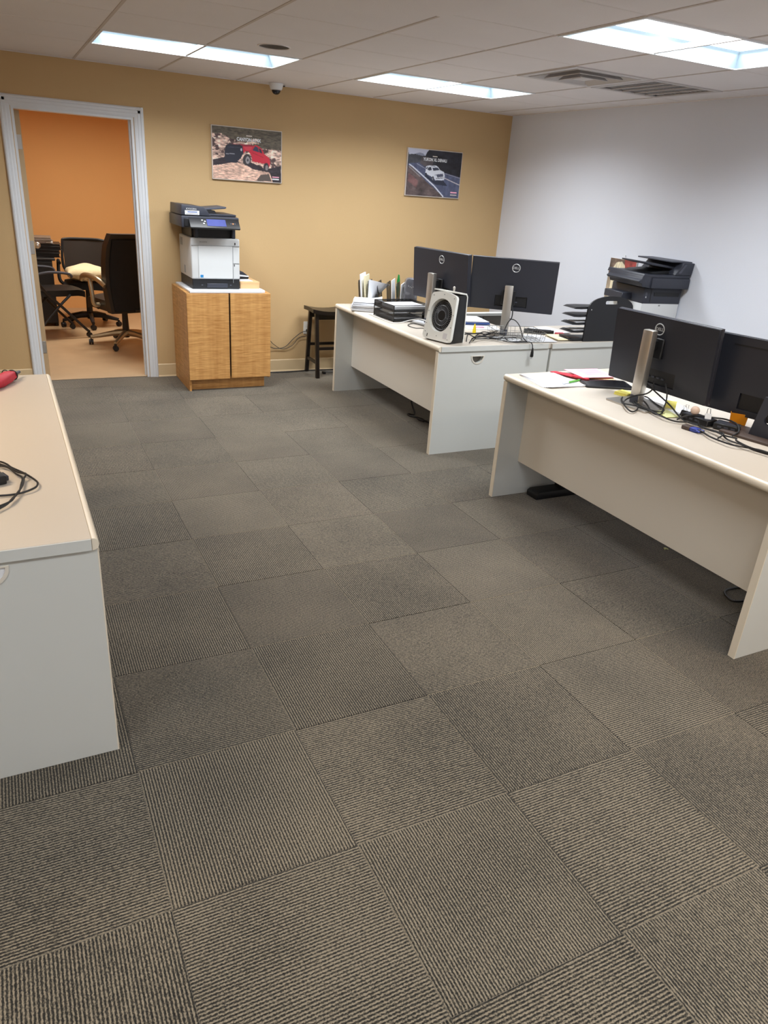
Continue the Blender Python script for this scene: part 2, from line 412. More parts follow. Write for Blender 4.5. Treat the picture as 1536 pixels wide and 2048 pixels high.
# door casing, jambs, open door leaf
CW = 0.072
prof = [(0, 0), (CW, 0), (CW, -0.010), (CW-0.008, -0.018), (CW-0.02, -0.019), (CW-0.024, -0.014), (0.030, -0.014), (0.024, -0.011), (0.012, -0.010), (0, -0.007)]
def casing_leg(xo, sgn):
    pts = [(xo+sgn*u, YW+v) for u, v in prof]
    return B().prism(pts, 0.0, DZ+CW, 'z')
trim = struct(B().box(DX0-0.001, DX1+0.001, YW-0.0005, YW+0.1205, DZ-0.018, DZ).obj('trim_1', 'trim_white', smooth=0))
casing_leg(DX0-0.005, -1).obj('casing', 'trim_white', trim, smooth=0)
casing_leg(DX1+0.005, 1).obj('casing', 'trim_white', trim, smooth=0)
hd = B(); hd.prism([(YW+v, DZ+u) for u, v in prof], DX0-CW, DX1+CW, 'x'); hd.obj('casing_head', 'trim_white', trim, smooth=0)
B().box(DX0, DX0+0.018, YW, YW+0.12, 0, DZ).obj('jamb', 'trim_white', trim, smooth=0)
B().box(DX1-0.018, DX1, YW, YW+0.12, 0, DZ).obj('jamb', 'trim_white', trim, smooth=0)
B().box(DX1-0.030, DX1-0.018, YW+0.05, YW+0.085, 0, DZ).obj('door_stop', 'trim_white', trim, smooth=0)
B().box(DX0, DX1, YW+0.02, YW+0.07, 0.0, 0.006, 0.002).obj('threshold', 'lino', trim, smooth=0)
dr = struct(B().box(DX0+0.020, DX0+0.058, YW+0.122, YW+0.122+0.80, 0.012, DZ-0.02, 0.002).obj('door_1', 'jamb_tan', smooth=0))
for z in (0.26, 1.05, 1.80):
    h = B().box(DX0+0.022, DX0+0.052, YW+0.1185, YW+0.1225, z-0.05, z+0.05, 0.001)
    h.cyl((DX0+0.016, YW+0.116, z), 0.006, 0.10, 'z', 10); h.obj('hinge', 'silver', dr)
kb = B().cyl((DX0+0.075, YW+0.86, 1.0), 0.011, 0.04, 'x', 12); kb.ball((DX0+0.105, YW+0.86, 1.0), 0.027); kb.obj('door_knob', 'silver', dr)

# ------------------------------------------------------------------ ceiling
GX = [0.658+0.607*k for k in range(-5, 7)]; GX[0] = XL
GXX = GX+[XR]
GY = [5.67-0.59*k for k in range(0, 14)]
GYY = sorted([YW]+GY); GYY[0] = YF
ceil = struct(B().box(XL, XR, YF, YW, 2.60, 2.68).box(XBL-0.1, XBR+0.1, YW, YB+0.1, 2.60, 2.68).obj('ceiling', 'plenum', smooth=0))
skip = set()
def cells(ix, iy): skip.add((ix, iy))
def xi(v): return min(range(len(GXX)), key=lambda k: abs(GXX[k]-v))
def yi(v): return min(range(len(GYY)), key=lambda k: abs(GYY[k]-v))
FIX = [(0.658, 5.08, 'lamp_cool', 'recessed fluorescent ceiling light nearest the doorway'),
       (2.479, 5.08, 'lamp_cool', 'recessed fluorescent ceiling light nearest the corner of tan and white walls'),
       (2.479, 2.72, 'lamp_cool', 'large bright recessed ceiling light above the right-hand desk'),
       (0.658, 0.36, 'lamp_dim', 'added unseen ceiling light over the open carpet, left one'),  # this and the next: unseen, added to light the foreground
       (2.479, 0.36, 'lamp_dim_warm', 'added unseen ceiling light over the open carpet, right one'),
       (0.658, -1.41, 'lamp_dim', 'added unseen ceiling light nearest the front wall, left one'),  # this pair is unseen, added to brighten panels facing the camera
       (2.479, -1.41, 'lamp_dim_warm', 'added unseen ceiling light nearest the front wall, right one'),
       (-1.77, 0.36, 'lamp_dim', 'recessed ceiling light over the near left corner beyond the frame'),
       (-1.77, 2.72, 'lamp_warm', 'recessed ceiling light above the left-hand desk')]
for fx, fy, _, _ in FIX:
    a, b = xi(fx), yi(fy); skip.add((a, b)); skip.add((a+1, b))
for fx, fy in ((3.086, 3.90), (3.693, 3.90)): skip.add((xi(fx), yi(fy)))
ctm = {}
for a in range(len(GXX)-1):
    for b in range(len(GYY)-1):
        if (a, b) in skip: continue
        w, d = GXX[a+1]-GXX[a], GYY[b+1]-GYY[b]
        if w < 0.05 or d < 0.05: continue
        key = (round(w, 2), round(d, 2))
        if key not in ctm:
            ctm[key] = B().box(-w/2+0.007, w/2-0.007, -d/2+0.0045, d/2-0.0045, 0, 0.016, 0.0015).mesh('ceiling_tile'); ctm[key].materials.append(MATS['ceiling_tile'])
        o = bpy.data.objects.new('ceiling_tile', ctm[key]); COL.objects.link(o); o.parent = ceil
        low = -0.016 if (a, b) == (xi(1.265), yi(2.72)) else 0
        o.location = ((GXX[a]+GXX[a+1])/2, (GYY[b]+GYY[b+1])/2, ZC+0.002+low)
for x in GX[1:]: B().box(x-0.008, x+0.008, YF, YW, ZC, ZC+0.022).obj('ceiling_tee', 'ceiling_tee', ceil, smooth=0)
for y in GY[:-1]:
    def span(x0, x1): B().box(x0, x1, y-0.006, y+0.006, ZC+0.001, ZC+0.02).obj('cross_tee', 'ceiling_tee_cross', ceil, smooth=0)
    span(XL, XR)
B().box(XL, XR, YW-0.022, YW, ZC-0.002, ZC+0.012).obj('wall_angle', 'ceiling_tee_cross', ceil, smooth=0)
B().box(XR-0.022, XR, YF, YW-0.022, ZC-0.002, ZC+0.012).obj('wall_angle', 'ceiling_tee_cross', ceil, smooth=0)
B().prism([(XBL, YW+0.12), (XBR, YW+0.12), (XBR, YB), (XBL, YB)], 2.43, 2.45, 'z', holes=[[(0.4, 8.2), (1.614, 8.2), (1.614, 8.79), (0.4, 8.79)]]).obj('ceiling_panel', 'ceiling_tile', ceil, smooth=0)

def troffer(x0, y0, lamp, label, z=ZC, W=1.214, D=0.59, group='recessed ceiling lights'):
    t = thing('ceiling_light', label, 'ceiling light', (x0+W/2, y0+D/2, z), 0, group)
    w, d = W/2-0.004, D/2-0.004; fl = 0.016; H = 0.075; ins = 0.045
    outer = [(-w, -d), (w, -d), (w, d), (-w, d)]; inner = [(-w+fl, -d+fl), (w-fl, -d+fl), (w-fl, d-fl), (-w+fl, d-fl)]
    B().prism(outer, -0.004, 0.002, 'z', holes=[inner]).obj('frame', 'white_enamel', t, smooth=0)
    wi, di = w-fl, d-fl
    lo = [(-wi, -di), (wi, -di), (wi, di), (-wi, di)]; hi = [(-wi+ins, -di+ins), (wi-ins, -di+ins), (wi-ins, di-ins), (-wi+ins, di-ins)]
    b = B(); vl = [b.bm.verts.new((*p, 0.0)) for p in lo]; vh = [b.bm.verts.new((*p, H)) for p in hi]
    for k in range(4): b.bm.faces.new((vl[k], vl[(k+1) % 4], vh[(k+1) % 4], vh[k]))
    b.obj('reflector', 'reflector_blue', t, smooth=0)
    for s in (-1, 1):
        B().box(-wi+ins, wi-ins, s*0.006 if s > 0 else -di+ins, di-ins if s > 0 else -0.006, H-0.004, H).obj('lens', lamp, t, smooth=0)
    B().box(-wi+ins, wi-ins, -0.007, 0.007, H-0.010, H-0.002).obj('centre_rib', 'white_enamel', t, smooth=0)
    B().box(-w, w, -d, d, H+0.004, H+0.02).obj('housing', 'white_enamel', t, smooth=0)
    al = bpy.data.lights.new('tube_light', 'AREA'); al.shape = 'RECTANGLE'; al.size = 2*(wi-ins); al.size_y = 2*(di-ins)
    al.energy, al.color = POWER[lamp]; al.spread = math.radians(172 if lamp == 'lamp_back' else 152)
    ao = bpy.data.objects.new('tube_light', al); COL.objects.link(ao); ao.parent = t; ao.location = (0, 0, H-0.012)
    return t
for f in FIX: troffer(*f)
troffer(0.4, 8.2, 'lamp_back', 'ceiling light of the orange room behind the doorway', 2.43, group=None)

# ceiling air vents
dv = thing('air_diffuser', 'square stepped supply air diffuser in the ceiling, open dark throat', 'air vent', (3.086+0.3035, 3.90+0.295, ZC))
B().prism([(-.298, -.29), (.298, -.29), (.298, .29), (-.298, .29)], -0.004, 0.003, 'z', holes=[[(-.25, -.245), (.25, -.245), (.25, .245), (-.25, .245)]]).obj('frame', 'vent_grey', dv, smooth=0)
B().box(-.25, .25, -.245, .245, 0.07, 0.08).obj('throat', 'vent_dark', dv, smooth=0)
for k, a in enumerate((0.215, 0.150, 0.085)):
    b = B(); c = a+0.022; z = -0.003-0.007*k
    vl = [b.bm.verts.new((sx*c, sy*c, z)) for sx, sy in ((-1, -1), (1, -1), (1, 1), (-1, 1))]
    vh = [b.bm.verts.new((sx*(a-0.018), sy*(a-0.018), z+0.045)) for sx, sy in ((-1, -1), (1, -1), (1, 1), (-1, 1))]
    for q in range(4): b.bm.faces.new((vl[q], vl[(q+1) % 4], vh[(q+1) % 4], vh[q]))
    o = b.obj('cone_ring', 'vent_grey', dv, smooth=0)
    sm = o.modifiers.new('solid', 'SOLIDIFY'); sm.thickness = 0.004
B().box(-.05, .05, -.05, .05, -0.012, -0.006, 0.002).obj('centre_plate', 'vent_grey', dv, smooth=0)
gv = thing('return_grille', 'square return air grille of angled slats beside the diffuser', 'air vent', (3.693+0.3035, 3.90+0.295, ZC))
B().prism([(-.298, -.29), (.298, -.29), (.298, .29), (-.298, .29)], -0.004, 0.003, 'z', holes=[[(-.262, -.255), (.262, -.255), (.262, .255), (-.262, .255)]]).obj('frame', 'vent_grey', gv, smooth=0)
B().box(-.262, .262, -.255, .255, 0.05, 0.06).obj('backing', 'vent_mid', gv, smooth=0)
sl = B().box(-0.262, 0.262, -0.022, 0.022, -0.0015, 0.0015).obj('slat', 'vent_grey', gv, smooth=0, loc=(0, -.235, 0.012), rot=(0.35, 0, 0))
for k in range(1, 14): child_copy(sl, gv, (0, -.235+k*0.036, 0.012), (0.35, 0, 0))
for xx in (-0.15, -0.05, 0.06, 0.17): B().box(xx-0.004, xx+0.004, -.255, .255, -0.004, 0.002).obj('cross_bar', 'vent_grey', gv, smooth=0)

# dome camera, ceiling speaker
dc = thing('dome_camera', 'small white dome security camera under the ceiling edge by tan wall', 'camera', (2.165, 6.50, ZC))
B().lathe([(0, 0), (0.058, 0), (0.056, -0.012), (0.048, -0.040), (0.044, -0.044), (0, -0.044)]).obj('housing', 'white_enamel', dc)
B().lathe([(0.036, -0.042), (0.036, -0.052), (0.030, -0.066), (0.018, -0.077), (0.0, -0.080)]).obj('dome', 'dome_smoke', dc)
B().lathe([(0.041, -0.042), (0.041, -0.047), (0.037, -0.049), (0.036, -0.043)]).obj('ring', 'vent_grey', dc)
B().tube(smooth_path([(0.05, 0.01, -0.012), (0.075, 0.02, -0.012), (0.09, 0.06, -0.006), (0.092, 0.12, -0.002)]), 0.005).obj('cable', 'cable_black', dc)
sp = thing('ceiling_speaker', 'flat round speaker grille set in a ceiling tile', 'speaker', (1.585, 4.80, ZC))
B().lathe([(0, 0.002), (0.088, 0.002), (0.092, -0.001), (0.092, 0.004)]).obj('grille', 'speaker_grille', sp)
B().lathe([(0.088, 0.004), (0.088, -0.002), (0.096, -0.002), (0.098, 0.004)]).obj('rim', 'ceiling_tee_cross', sp)

# ------------------------------------------------------------------ desks
def crescent(cx, cz, r, n=10): return [(cx+r*math.cos(a), cz+r*math.sin(a)) for a in [PI+PI*i/n for i in range(n+1)]]
def bull(w0, w1, z0, z1, r=0.010):   # profile (a, z): bullnose at w0 side
    h = (z1-z0)
    return [(w1, z0), (w1, z1)]+[(w0+r*1.6-r*1.6*math.sin(a), z1-h/2+h/2*math.cos(a)) for a in [PI*i/8 for i in range(9)]]
def desk(label, x0, x1, y0, y1, front=-1, near_hole=None, fill=False, H=0.745):
    """front=-1: the modesty side faces -x, +1: faces +x; end panels at y0 and y1"""
    t = thing('office_desk', label, 'desk', (0, 0, 0), 0, 'white laminate office desks')
    T = 0.036
    B().box(x0+(0.018 if front < 0 else 0), x1-(0.018 if front > 0 else 0), y0, y1, H-T, H, 0.002).obj('tabletop', 'desk_top', t, smooth=0)
    if front < 0: B().prism(bull(x0, x0+0.018, H-T, H), y0, y1, 'y').obj('edge_band', 'desk_edge', t)
    else: B().prism([(2*x1-a-0.0, z) for a, z in bull(x1, x1+0.018, H-T, H)], y0, y1, 'y').obj('edge_band', 'desk_edge', t)
    e = 0.003
    B().box(x0+0.02, x1-0.02, y0-e, y0, H-T, H-0.001, 0.001).obj('end_band', 'desk_panel', t, smooth=0)
    for yy, near in ((y0+0.006, True), (y1-0.036, False)):
        ps = [(x0+0.004, 0.0), (x1-0.004, 0.0), (x1-0.004, H-T), (x0+0.004, H-T)]
        holes = []
        if near and near_hole: holes = [crescent(near_hole[0], near_hole[1], 0.046)]
        p = B().prism(ps, yy, yy+0.030, 'y', holes=holes).obj('end_panel', 'desk_panel', t, smooth=0)
        B().box(x0+0.002 if front < 0 else x1-0.006, x0+0.006 if front < 0 else x1-0.002, yy-0.0005, yy+0.0305, 0.0, H-T).obj('edge_strip', 'desk_edge', p, smooth=0)
        if near and near_hole:
            r1 = crescent(near_hole[0], near_hole[1], 0.053); r0 = crescent(near_hole[0], near_hole[1], 0.044)
            r1 = [(a, b+0.004 if k in (0, len(r1)-1) else b) for k, (a, b) in enumerate(r1)]
            B().prism(r1, yy-0.003, yy+0.002, 'y', holes=[r0]).obj('grommet_rim', 'desk_modesty', p, smooth=0)
            if fill: B().prism(r0, yy+0.001, yy+0.004, 'y').obj('grommet_flap', 'paper', p, smooth=0)
            else: B().prism(r0, yy+0.027, yy+0.0295, 'y').obj('grommet_back', 'desk_dark', p, smooth=0)
    mx = x0+0.16 if front < 0 else x1-0.16
    B().box(mx, mx+0.02, y0+0.036, y1-0.036, 0.215, H-T, 0.001).obj('modesty_panel', 'desk_modesty', t, smooth=0)
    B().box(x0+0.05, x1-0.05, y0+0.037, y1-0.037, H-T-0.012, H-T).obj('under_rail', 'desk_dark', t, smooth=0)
    return t
desk('white laminate desk in the middle with a desk fan on its corner', 2.485, 3.40, 4.115, 5.87, -1, (2.80, 0.672))
desk('beige laminate desk at the right with orange cup and tablet', 2.485, 3.40, 1.555, 3.375, -1, None)
desk('beige laminate desk at the left edge carrying a red umbrella', -0.78, 0.145, 1.935, 3.815, 1, (-0.135, 0.692), True)
rd = thing('return_desk', 'white laminate side return joined to the middle desk, carrying a printer', 'desk')
B().box(3.403, 4.565, 4.10, 4.74, 0.709, 0.745, 0.003).obj('tabletop', 'desk_top', rd, smooth=0)
B().box(3.403, 4.565, 4.097, 4.10, 0.709, 0.744).obj('edge_band', 'desk_panel', rd, smooth=0)
B().box(3.406, 4.56, 4.108, 4.136, 0.0, 0.709, 0.001).obj('front_panel', 'desk_panel', rd, smooth=0)
B().box(4.53, 4.56, 4.136, 4.72, 0.0, 0.709, 0.001).obj('end_panel', 'desk_panel', rd, smooth=0)
B().box(3.406, 3.436, 4.136, 4.72, 0.0, 0.709, 0.001).obj('end_panel', 'desk_panel', rd, smooth=0)
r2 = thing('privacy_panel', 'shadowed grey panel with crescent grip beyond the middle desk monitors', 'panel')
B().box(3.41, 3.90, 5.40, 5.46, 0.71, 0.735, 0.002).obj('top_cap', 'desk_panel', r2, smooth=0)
fp = B().prism([(3.415, 0.0), (3.895, 0.0), (3.895, 0.71), (3.415, 0.71)], 5.41, 5.44, 'y', holes=[crescent(3.63, 0.700, 0.060)]).obj('panel', 'desk_dark', r2, smooth=0)  # dark material carries the shade on the panel's front
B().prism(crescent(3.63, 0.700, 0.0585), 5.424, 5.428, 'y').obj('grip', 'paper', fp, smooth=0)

# ------------------------------------------------------------------ monitors
def monitor(label, cx, cy, cz, yaw, tilt, W, H, post=None, base=None, kind='post', lgo=True, zdesk=0.745, logo_dx=0.0):
    t = thing('monitor', label, 'monitor', (cx, cy, zdesk), yaw, 'desk monitors seen from behind')
    Mx = Matrix.Translation((0, 0, cz-zdesk)) @ Matrix.Rotation(tilt, 4, 'X')
    sh = B().box(-W/2, W/2, 0.0, 0.022, -H/2, H/2, 0.003, 2, Mx); sh.obj('case', 'monitor_black', t)
    B().box(-W/2+0.006, W/2-0.006, 0.021, 0.0235, -H/2+0.016, H/2-0.006, 0, 1, Mx).obj('screen', 'screen_glass', t, smooth=0)
    # raised rear housing with a recessed connector bay
    bay = [(-0.115, -H/2+0.03), (0.115, -H/2+0.03), (0.115, -H/2+0.105), (-0.115, -H/2+0.105)]
    outer = rrect(-W/2+0.002, W/2-0.002, -H/2+0.002, H/2-0.002, 0.006, 3)
    rh = B().prism(outer, -0.014, 0.001, 'y', holes=[bay], Mx=Mx).obj('rear_cover', 'monitor_black', t, smooth=0)
    if kind == 'post':
        B().box(-0.112, 0.112, -0.004, -0.001, -H/2+0.032, -H/2+0.103, 0, 1, Mx).obj('connector_bay', 'black_plastic', t, smooth=0)
        for k in range(4): B().box(-0.06+k*0.03, -0.044+k*0.03, -0.009, -0.003, -H/2+0.06, -H/2+0.068, 0, 1, Mx).obj('port', 'slate_light', t, smooth=0)
    else:
        B().box(-W*0.33, W*0.38, -0.0155, -0.0138, H/2-0.045, H/2-0.038, 0, 1, Mx).obj('vent_slot', 'black_plastic', t, smooth=0)
        B().box(-0.112, 0.112, -0.004, -0.001, -H/2+0.032, -H/2+0.103, 0, 1, Mx).obj('connector_bay', 'black_plastic', t, smooth=0)
    if lgo:
        o = B().torus((logo_dx, 0, 0), 0.027, 0.0026, 'y', 36, 6, Mx=Mx @ Matrix.Translation((0, -0.0145, H/2-0.06))).obj('logo_ring', 'logo_silver', t)
        p = Mx @ Vector((logo_dx, -0.0148, H/2-0.06))
        text('logo_letters', 'DELL', 0.021, 'logo_silver', o, p, (PI/2+tilt, 0, 0), 0.0008)
    if kind == 'post':
        px, py, ph = post
        q = B().box(px-0.030, px+0.030, py-0.020, py+0.020, 0.008, ph, 0.005, 2).obj('post', 'silver', t)
        B().box(px-0.018, px+0.018, py+0.016, -0.010, ph-0.10, ph-0.05, 0.004).obj('hinge_arm', 'black_plastic', t)
        B().box(px-0.05, px+0.05, -0.030, -0.012, ph-0.14, ph-0.04, 0.004).obj('mount_plate', 'black_plastic', t)
        B().box(px-0.025, px+0.025, py-0.021, py-0.0195, 0.01, 0.05, 0.0).obj('cable_slot', 'slate_light', q)
        bx0, bx1, by0, by1 = base
        B().prism(rrect(bx0, bx1, by0, by1, 0.012), 0.0, 0.009, 'z', bev=0.002).obj('stand_base', 'silver', t)
    return t
def npt(cx, cy, yaw, wx, wy):  # world -> local xy
    d = Vector((wx-cx, wy-cy)); c, s = math.cos(yaw), math.sin(yaw)
    return (d.x*c+d.y*s, -d.x*s+d.y*c)
# middle desk, right screen
px, py = npt(3.249, 4.45, -0.66, 3.19, 4.405)
monitor('wide black monitor on silver post, right one on the middle desk', 3.249, 4.45, 1.093, -0.66, 0.08, 0.605, 0.36, (px, -0.075, 0.352), (-0.12, 0.12, -0.16, 0.05), logo_dx=0.01)
monitor('black monitor turned sideways behind the desk fan', 2.907, 4.885, 1.097, -1.37, 0.08, 0.60, 0.36, (0.0, -0.085, 0.375), (-0.12, 0.12, -0.17, 0.05), logo_dx=0.02)
monitor('large black monitor on a tall square silver post, right desk', 2.885, 2.645, 1.002, -1.50, 0.07, 0.622, 0.362, (-0.028, -0.078, 0.375), (-0.15, 0.11, -0.17, 0.05), logo_dx=-0.022)
m4 = monitor('black monitor cut by the right edge of the picture', 3.065, 2.15, 0.975, -1.36, 0.0, 0.60, 0.36, kind='neck', lgo=False)
# broad black stand with an oval cable opening
oval = [(0.098+0.028*math.cos(a), 0.095+0.026*math.sin(a)) for a in [2*PI*k/20 for k in range(20)]]
B().prism([(0.02, 0.008), (0.20, 0.008), (0.175, 0.19), (0.05, 0.19)], -0.125, -0.108, 'y', holes=[oval]).obj('stand_neck', 'slate_plastic', m4, smooth=0)
B().box(0.06, 0.165, -0.112, -0.008, 0.13, 0.19, 0.006).obj('stand_bracket', 'black_plastic', m4)
B().prism(rrect(-0.085, 0.215, -0.195, -0.01, 0.01), 0.0, 0.012, 'z', bev=0.003).obj('stand_base', 'dark_brown', m4)

# ------------------------------------------------------------------ maple cabinet and the copier on it
cb = thing('maple_cabinet', 'figured maple two-door cabinet under the white copier', 'cabinet', (1.285, 6.08, 0))
CWd, CD, CH = 0.695, 0.54, 0.80
B().box(0, 0.018, 0, CD, 0.0, CH).obj('side_panel', 'figured_maple', cb, smooth=0)
B().box(CWd-0.018, CWd, 0, CD, 0.09, CH).obj('side_panel', 'figured_maple', cb, smooth=0)
B().box(0.018, CWd-0.018, 0.02, CD, 0.09, 0.108).obj('bottom_panel', 'figured_maple', cb, smooth=0)
B().box(0.018, CWd-0.018, CD-0.01, CD, 0.09, CH).obj('back_panel', 'figured_maple', cb, smooth=0)
B().box(0.004, CWd-0.002, 0.0, CD, CH-0.02, CH-0.001).obj('top_panel', 'figured_maple', cb, smooth=0)
B().box(0.014, CWd-0.035, 0.045, CD-0.02, 0.0, 0.09, 0.002).obj('plinth', 'figured_maple', cb, smooth=0)
d1 = B().box(0.0, 0.341, -0.020, -0.002, 0.098, CH-0.004, 0.0015).obj('door', 'figured_maple', cb, smooth=0)
d2 = B().box(0.354, CWd, -0.020, -0.002, 0.102, CH-0.002, 0.0015).obj('door', 'figured_maple', cb, smooth=0)
B().box(0.3405, 0.342, -0.0205, -0.002, 0.098, CH-0.004).obj('door_edge', 'dark_brown', d1, smooth=0)
bp_ = [(0.03, -0.012), (0.62, -0.012), (0.655, 0.006), (0.665, 0.05), (0.665, 0.53), (0.03, 0.53)]
tag(B().prism(bp_, 0.80, 0.816, 'z', bev=0.002).obj('white_board', 'sticker_white', None, 0, (1.285, 6.08, 0)), 'white laminate board lying on the maple cabinet under the copier', 'board')

cp = thing('copier', 'white copier with dark scanner top standing on the maple cabinet', 'printer', (1.36, 6.175, 0.816))
W_, D_ = 0.395, 0.435
B().box(0, W_, 0, D_, 0.078, 0.392, 0.012, 3).obj('body', 'printer_white', cp)
B().box(0.004, W_-0.003, 0.004, D_, 0.0, 0.080, 0.005).obj('paper_tray', 'black_plastic', cp)
B().box(0.12, 0.29, -0.003, 0.004, 0.012, 0.045, 0.003).obj('tray_grip', 'slate_plastic', cp)
for xx in (0.075, 0.31): B().box(xx, xx+0.012, -0.001, 0.004, 0.028, 0.036).obj('tray_mark', 'slate_light', cp, smooth=0)
pn = B().box(0.055, 0.335, -0.0035, 0.004, 0.085, 0.335, 0.002).obj('front_door', 'printer_white', cp)
for (a, b, c, d) in ((0.0545, 0.0565, 0.085, 0.337), (0.3345, 0.3365, 0.05, 0.337), (0.0, W_, 0.336, 0.338), (0.337, W_-0.004, 0.204, 0.2055)):
    B().box(a+0.004, b-0.0 if b > W_-0.1 and False else b, -0.0042, 0.003, c, d).obj('seam', 'printer_seam', cp, smooth=0)
B().box(0.345, 0.352, -0.002, 0.004, 0.180, 0.196, 0.001).obj('usb_port', 'ink_dark', cp, smooth=0)
B().box(0.352, 0.360, -0.002, 0.004, 0.345, 0.363, 0.001).obj('button', 'black_plastic', cp, smooth=0)
B().box(0.068, 0.092, -0.005, -0.002, 0.092, 0.112).obj('energy_sticker', 'sticker_blue', cp, smooth=0)
text('model_name', 'ECOSYS', 0.014, 'printer_seam', cp, (0.10, -0.0008, 0.362), (PI/2, 0, 0), 0.0004, sx=1.2)
for k in range(5): B().box(-0.0008, 0.003, 0.30+k*0.018, 0.309+k*0.018, 0.31, 0.37).obj('side_vent', 'printer_seam', cp, smooth=0)
for k in range(4): B().box(-0.0008, 0.003, 0.22+k*0.014, 0.228+k*0.014, 0.10, 0.16).obj('side_vent', 'printer_seam', cp, smooth=0)
# output bay
B().box(0.02, W_-0.02, 0.05, D_-0.02, 0.388, 0.47, 0.006).obj('output_bay', 'black_plastic', cp)
for xx in (0.035, 0.335): B().box(xx, xx+0.03, 0.01, 0.06, 0.390, 0.472, 0.006).obj('bay_post', 'slate_plastic', cp)
sc_ = B().box(-0.075, W_-0.015, -0.045, D_-0.02, 0.468, 0.555, 0.010, 2).obj('scanner_bed', 'slate_plastic', cp)
B().prism([(-0.075, 0.558), (0.155, 0.558), (0.125, 0.598), (0.10, 0.622), (-0.070, 0.632)], -0.045, D_-0.06, 'y', bev=0.004).obj('document_feeder', 'slate_plastic', cp)
B().box(0.13, W_-0.02, 0.02, D_-0.03, 0.556, 0.572, 0.004).obj('scanner_lid', 'slate_plastic', cp)
B().prism([(0.11, 0.592), (0.30, 0.612), (0.31, 0.622), (0.30, 0.627), (0.11, 0.606)], 0.06, D_-0.10, 'y', bev=0.002).obj('feeder_tray', 'slate_light', cp)
B().prism([(0.13, 0.572), (0.22, 0.572), (0.205, 0.596), (0.13, 0.596)], 0.03, D_-0.10, 'y').obj('feeder_output', 'black_plastic', cp, smooth=0)
# control panel, tilted out of the front
Mc = Matrix.Translation((0, -0.048, 0.535)) @ Matrix.Rotation(-0.75, 4, 'X')
cpn = B().box(-0.02, W_-0.02, -0.004, 0.014, -0.085, 0.012, 0.006, 2, Mc).obj('control_panel', 'black_plastic', cp)
B().box(0.115, 0.265, -0.0065, -0.003, -0.068, -0.004, 0.001, 1, Mc).obj('touch_screen', 'screen_blue', cpn, smooth=0)
for k in range(3): B().box(0.30+k*0.016, 0.311+k*0.016, -0.0065, -0.003, -0.045, -0.036, 0, 1, Mc).obj('key', 'button_orange' if k == 1 else 'slate_light', cpn, smooth=0)
for (a, b) in ((0.075, -0.02), (0.085, -0.05), (0.095, -0.03)): B().box(a, a+0.012, -0.0065, -0.003, b, b+0.008, 0, 1, Mc).obj('key', 'sticker_white', cpn, smooth=0)
B().box(-0.055, 0.07, -0.052, -0.04, 0.475, 0.535, 0.004).obj('panel_shelf', 'black_plastic', cp)
text('brand_name', 'KYOCERA', 0.016, 'logo_silver', cp, (0.005, -0.0465, 0.603), (PI/2, 0, 0), 0.0006, sx=1.1)
st = B().box(-0.045, 0.065, -0.047, -0.0435, 0.562, 0.592).obj('service_label', 'sticker_white', cp, smooth=0)
B().box(-0.025, 0.050, -0.0475, -0.0465, 0.578, 0.586).obj('label_print', 'ink_blue', st, smooth=0)
B().box(-0.037, 0.058, -0.0475, -0.0465, 0.567, 0.570).obj('label_print', 'ink_dark', st, smooth=0)

bx = thing('card_box', 'flat tan cardboard box beside the copier on the cabinet', 'box', (1.765, 6.21, 0.816))
B().box(0, 0.165, 0, 0.30, 0, 0.052, 0.002).obj('carton', 'card', bx, smooth=0)
B().box(-0.001, 0.166, -0.001, 0.30, 0.040, 0.056, 0.001).obj('lid', 'card', bx, smooth=0)
tag(B().box(1.77, 1.885, 6.24, 6.46, 0.8725, 0.8745).obj('paper_sheet', 'paper', smooth=0), 'white sheet on the tan cardboard box beside the copier', 'paper')
dv2 = thing('card_terminal', 'small wedge-shaped black and white device on the cardboard box', 'device', (1.775, 6.26, 0.875))
B().prism([(0, 0.012), (0.075, 0.012), (0.08, 0.03), (0, 0.034)], 0, 0.14, 'y', bev=0.003).obj('base', 'black_plastic', dv2)
B().prism([(0, 0.034), (0.080, 0.030), (0.074, 0.040), (0, 0.048)], -0.002, 0.142, 'y').obj('stripe', 'sticker_white', dv2, smooth=0)
B().prism([(0, 0.048), (0.073, 0.040), (0.03, 0.070), (0, 0.075)], 0.0, 0.14, 'y', bev=0.003).obj('top', 'slate_plastic', dv2)
B().box(0, 0.078, 0.0, 0.14, 0.0, 0.012, 0.002).obj('foot', 'sticker_white', dv2)

# ------------------------------------------------------------------ stool, outlet, cords by the tan wall
stl = thing('saddle_stool', 'black wooden saddle-seat stool between cabinet and middle desk', 'stool', (2.665, 6.44, 0))
def saddle(u, v):
    x = -0.20+0.43*u; y = -0.12+0.24*v
    return (x, y, 0.605+0.030*(abs(x)/0.225)**2-0.010*(abs(y)/0.12)**2*0.4)
B().slab_grid(saddle, 16, 6, 0.034).obj('seat', 'stool_black', stl)
for sx in (-1, 1):
    for sy in (-1, 1):
        B().bar((sx*0.150, sy*0.145, 0.0), (sx*0.150, sy*0.075, 0.59), 0.033, 0.033, 0.003).obj('leg', 'stool_black', stl, smooth=0)
B().box(-0.150, 0.150, -0.085, -0.062, 0.525, 0.578).obj('apron', 'stool_black', stl, smooth=0)
B().box(-0.150, 0.150, 0.062, 0.085, 0.525, 0.578).obj('apron', 'stool_black', stl, smooth=0)
for sx in (-1, 1): B().box(sx*0.15-0.01, sx*0.15+0.01, -0.12, 0.12, 0.125, 0.150).obj('stretcher', 'stool_black', stl, smooth=0)
for sy in (-1, 1): B().box(-0.15, 0.15, sy*0.115-0.009, sy*0.115+0.009, 0.255, 0.280).obj('stretcher', 'stool_black', stl, smooth=0)
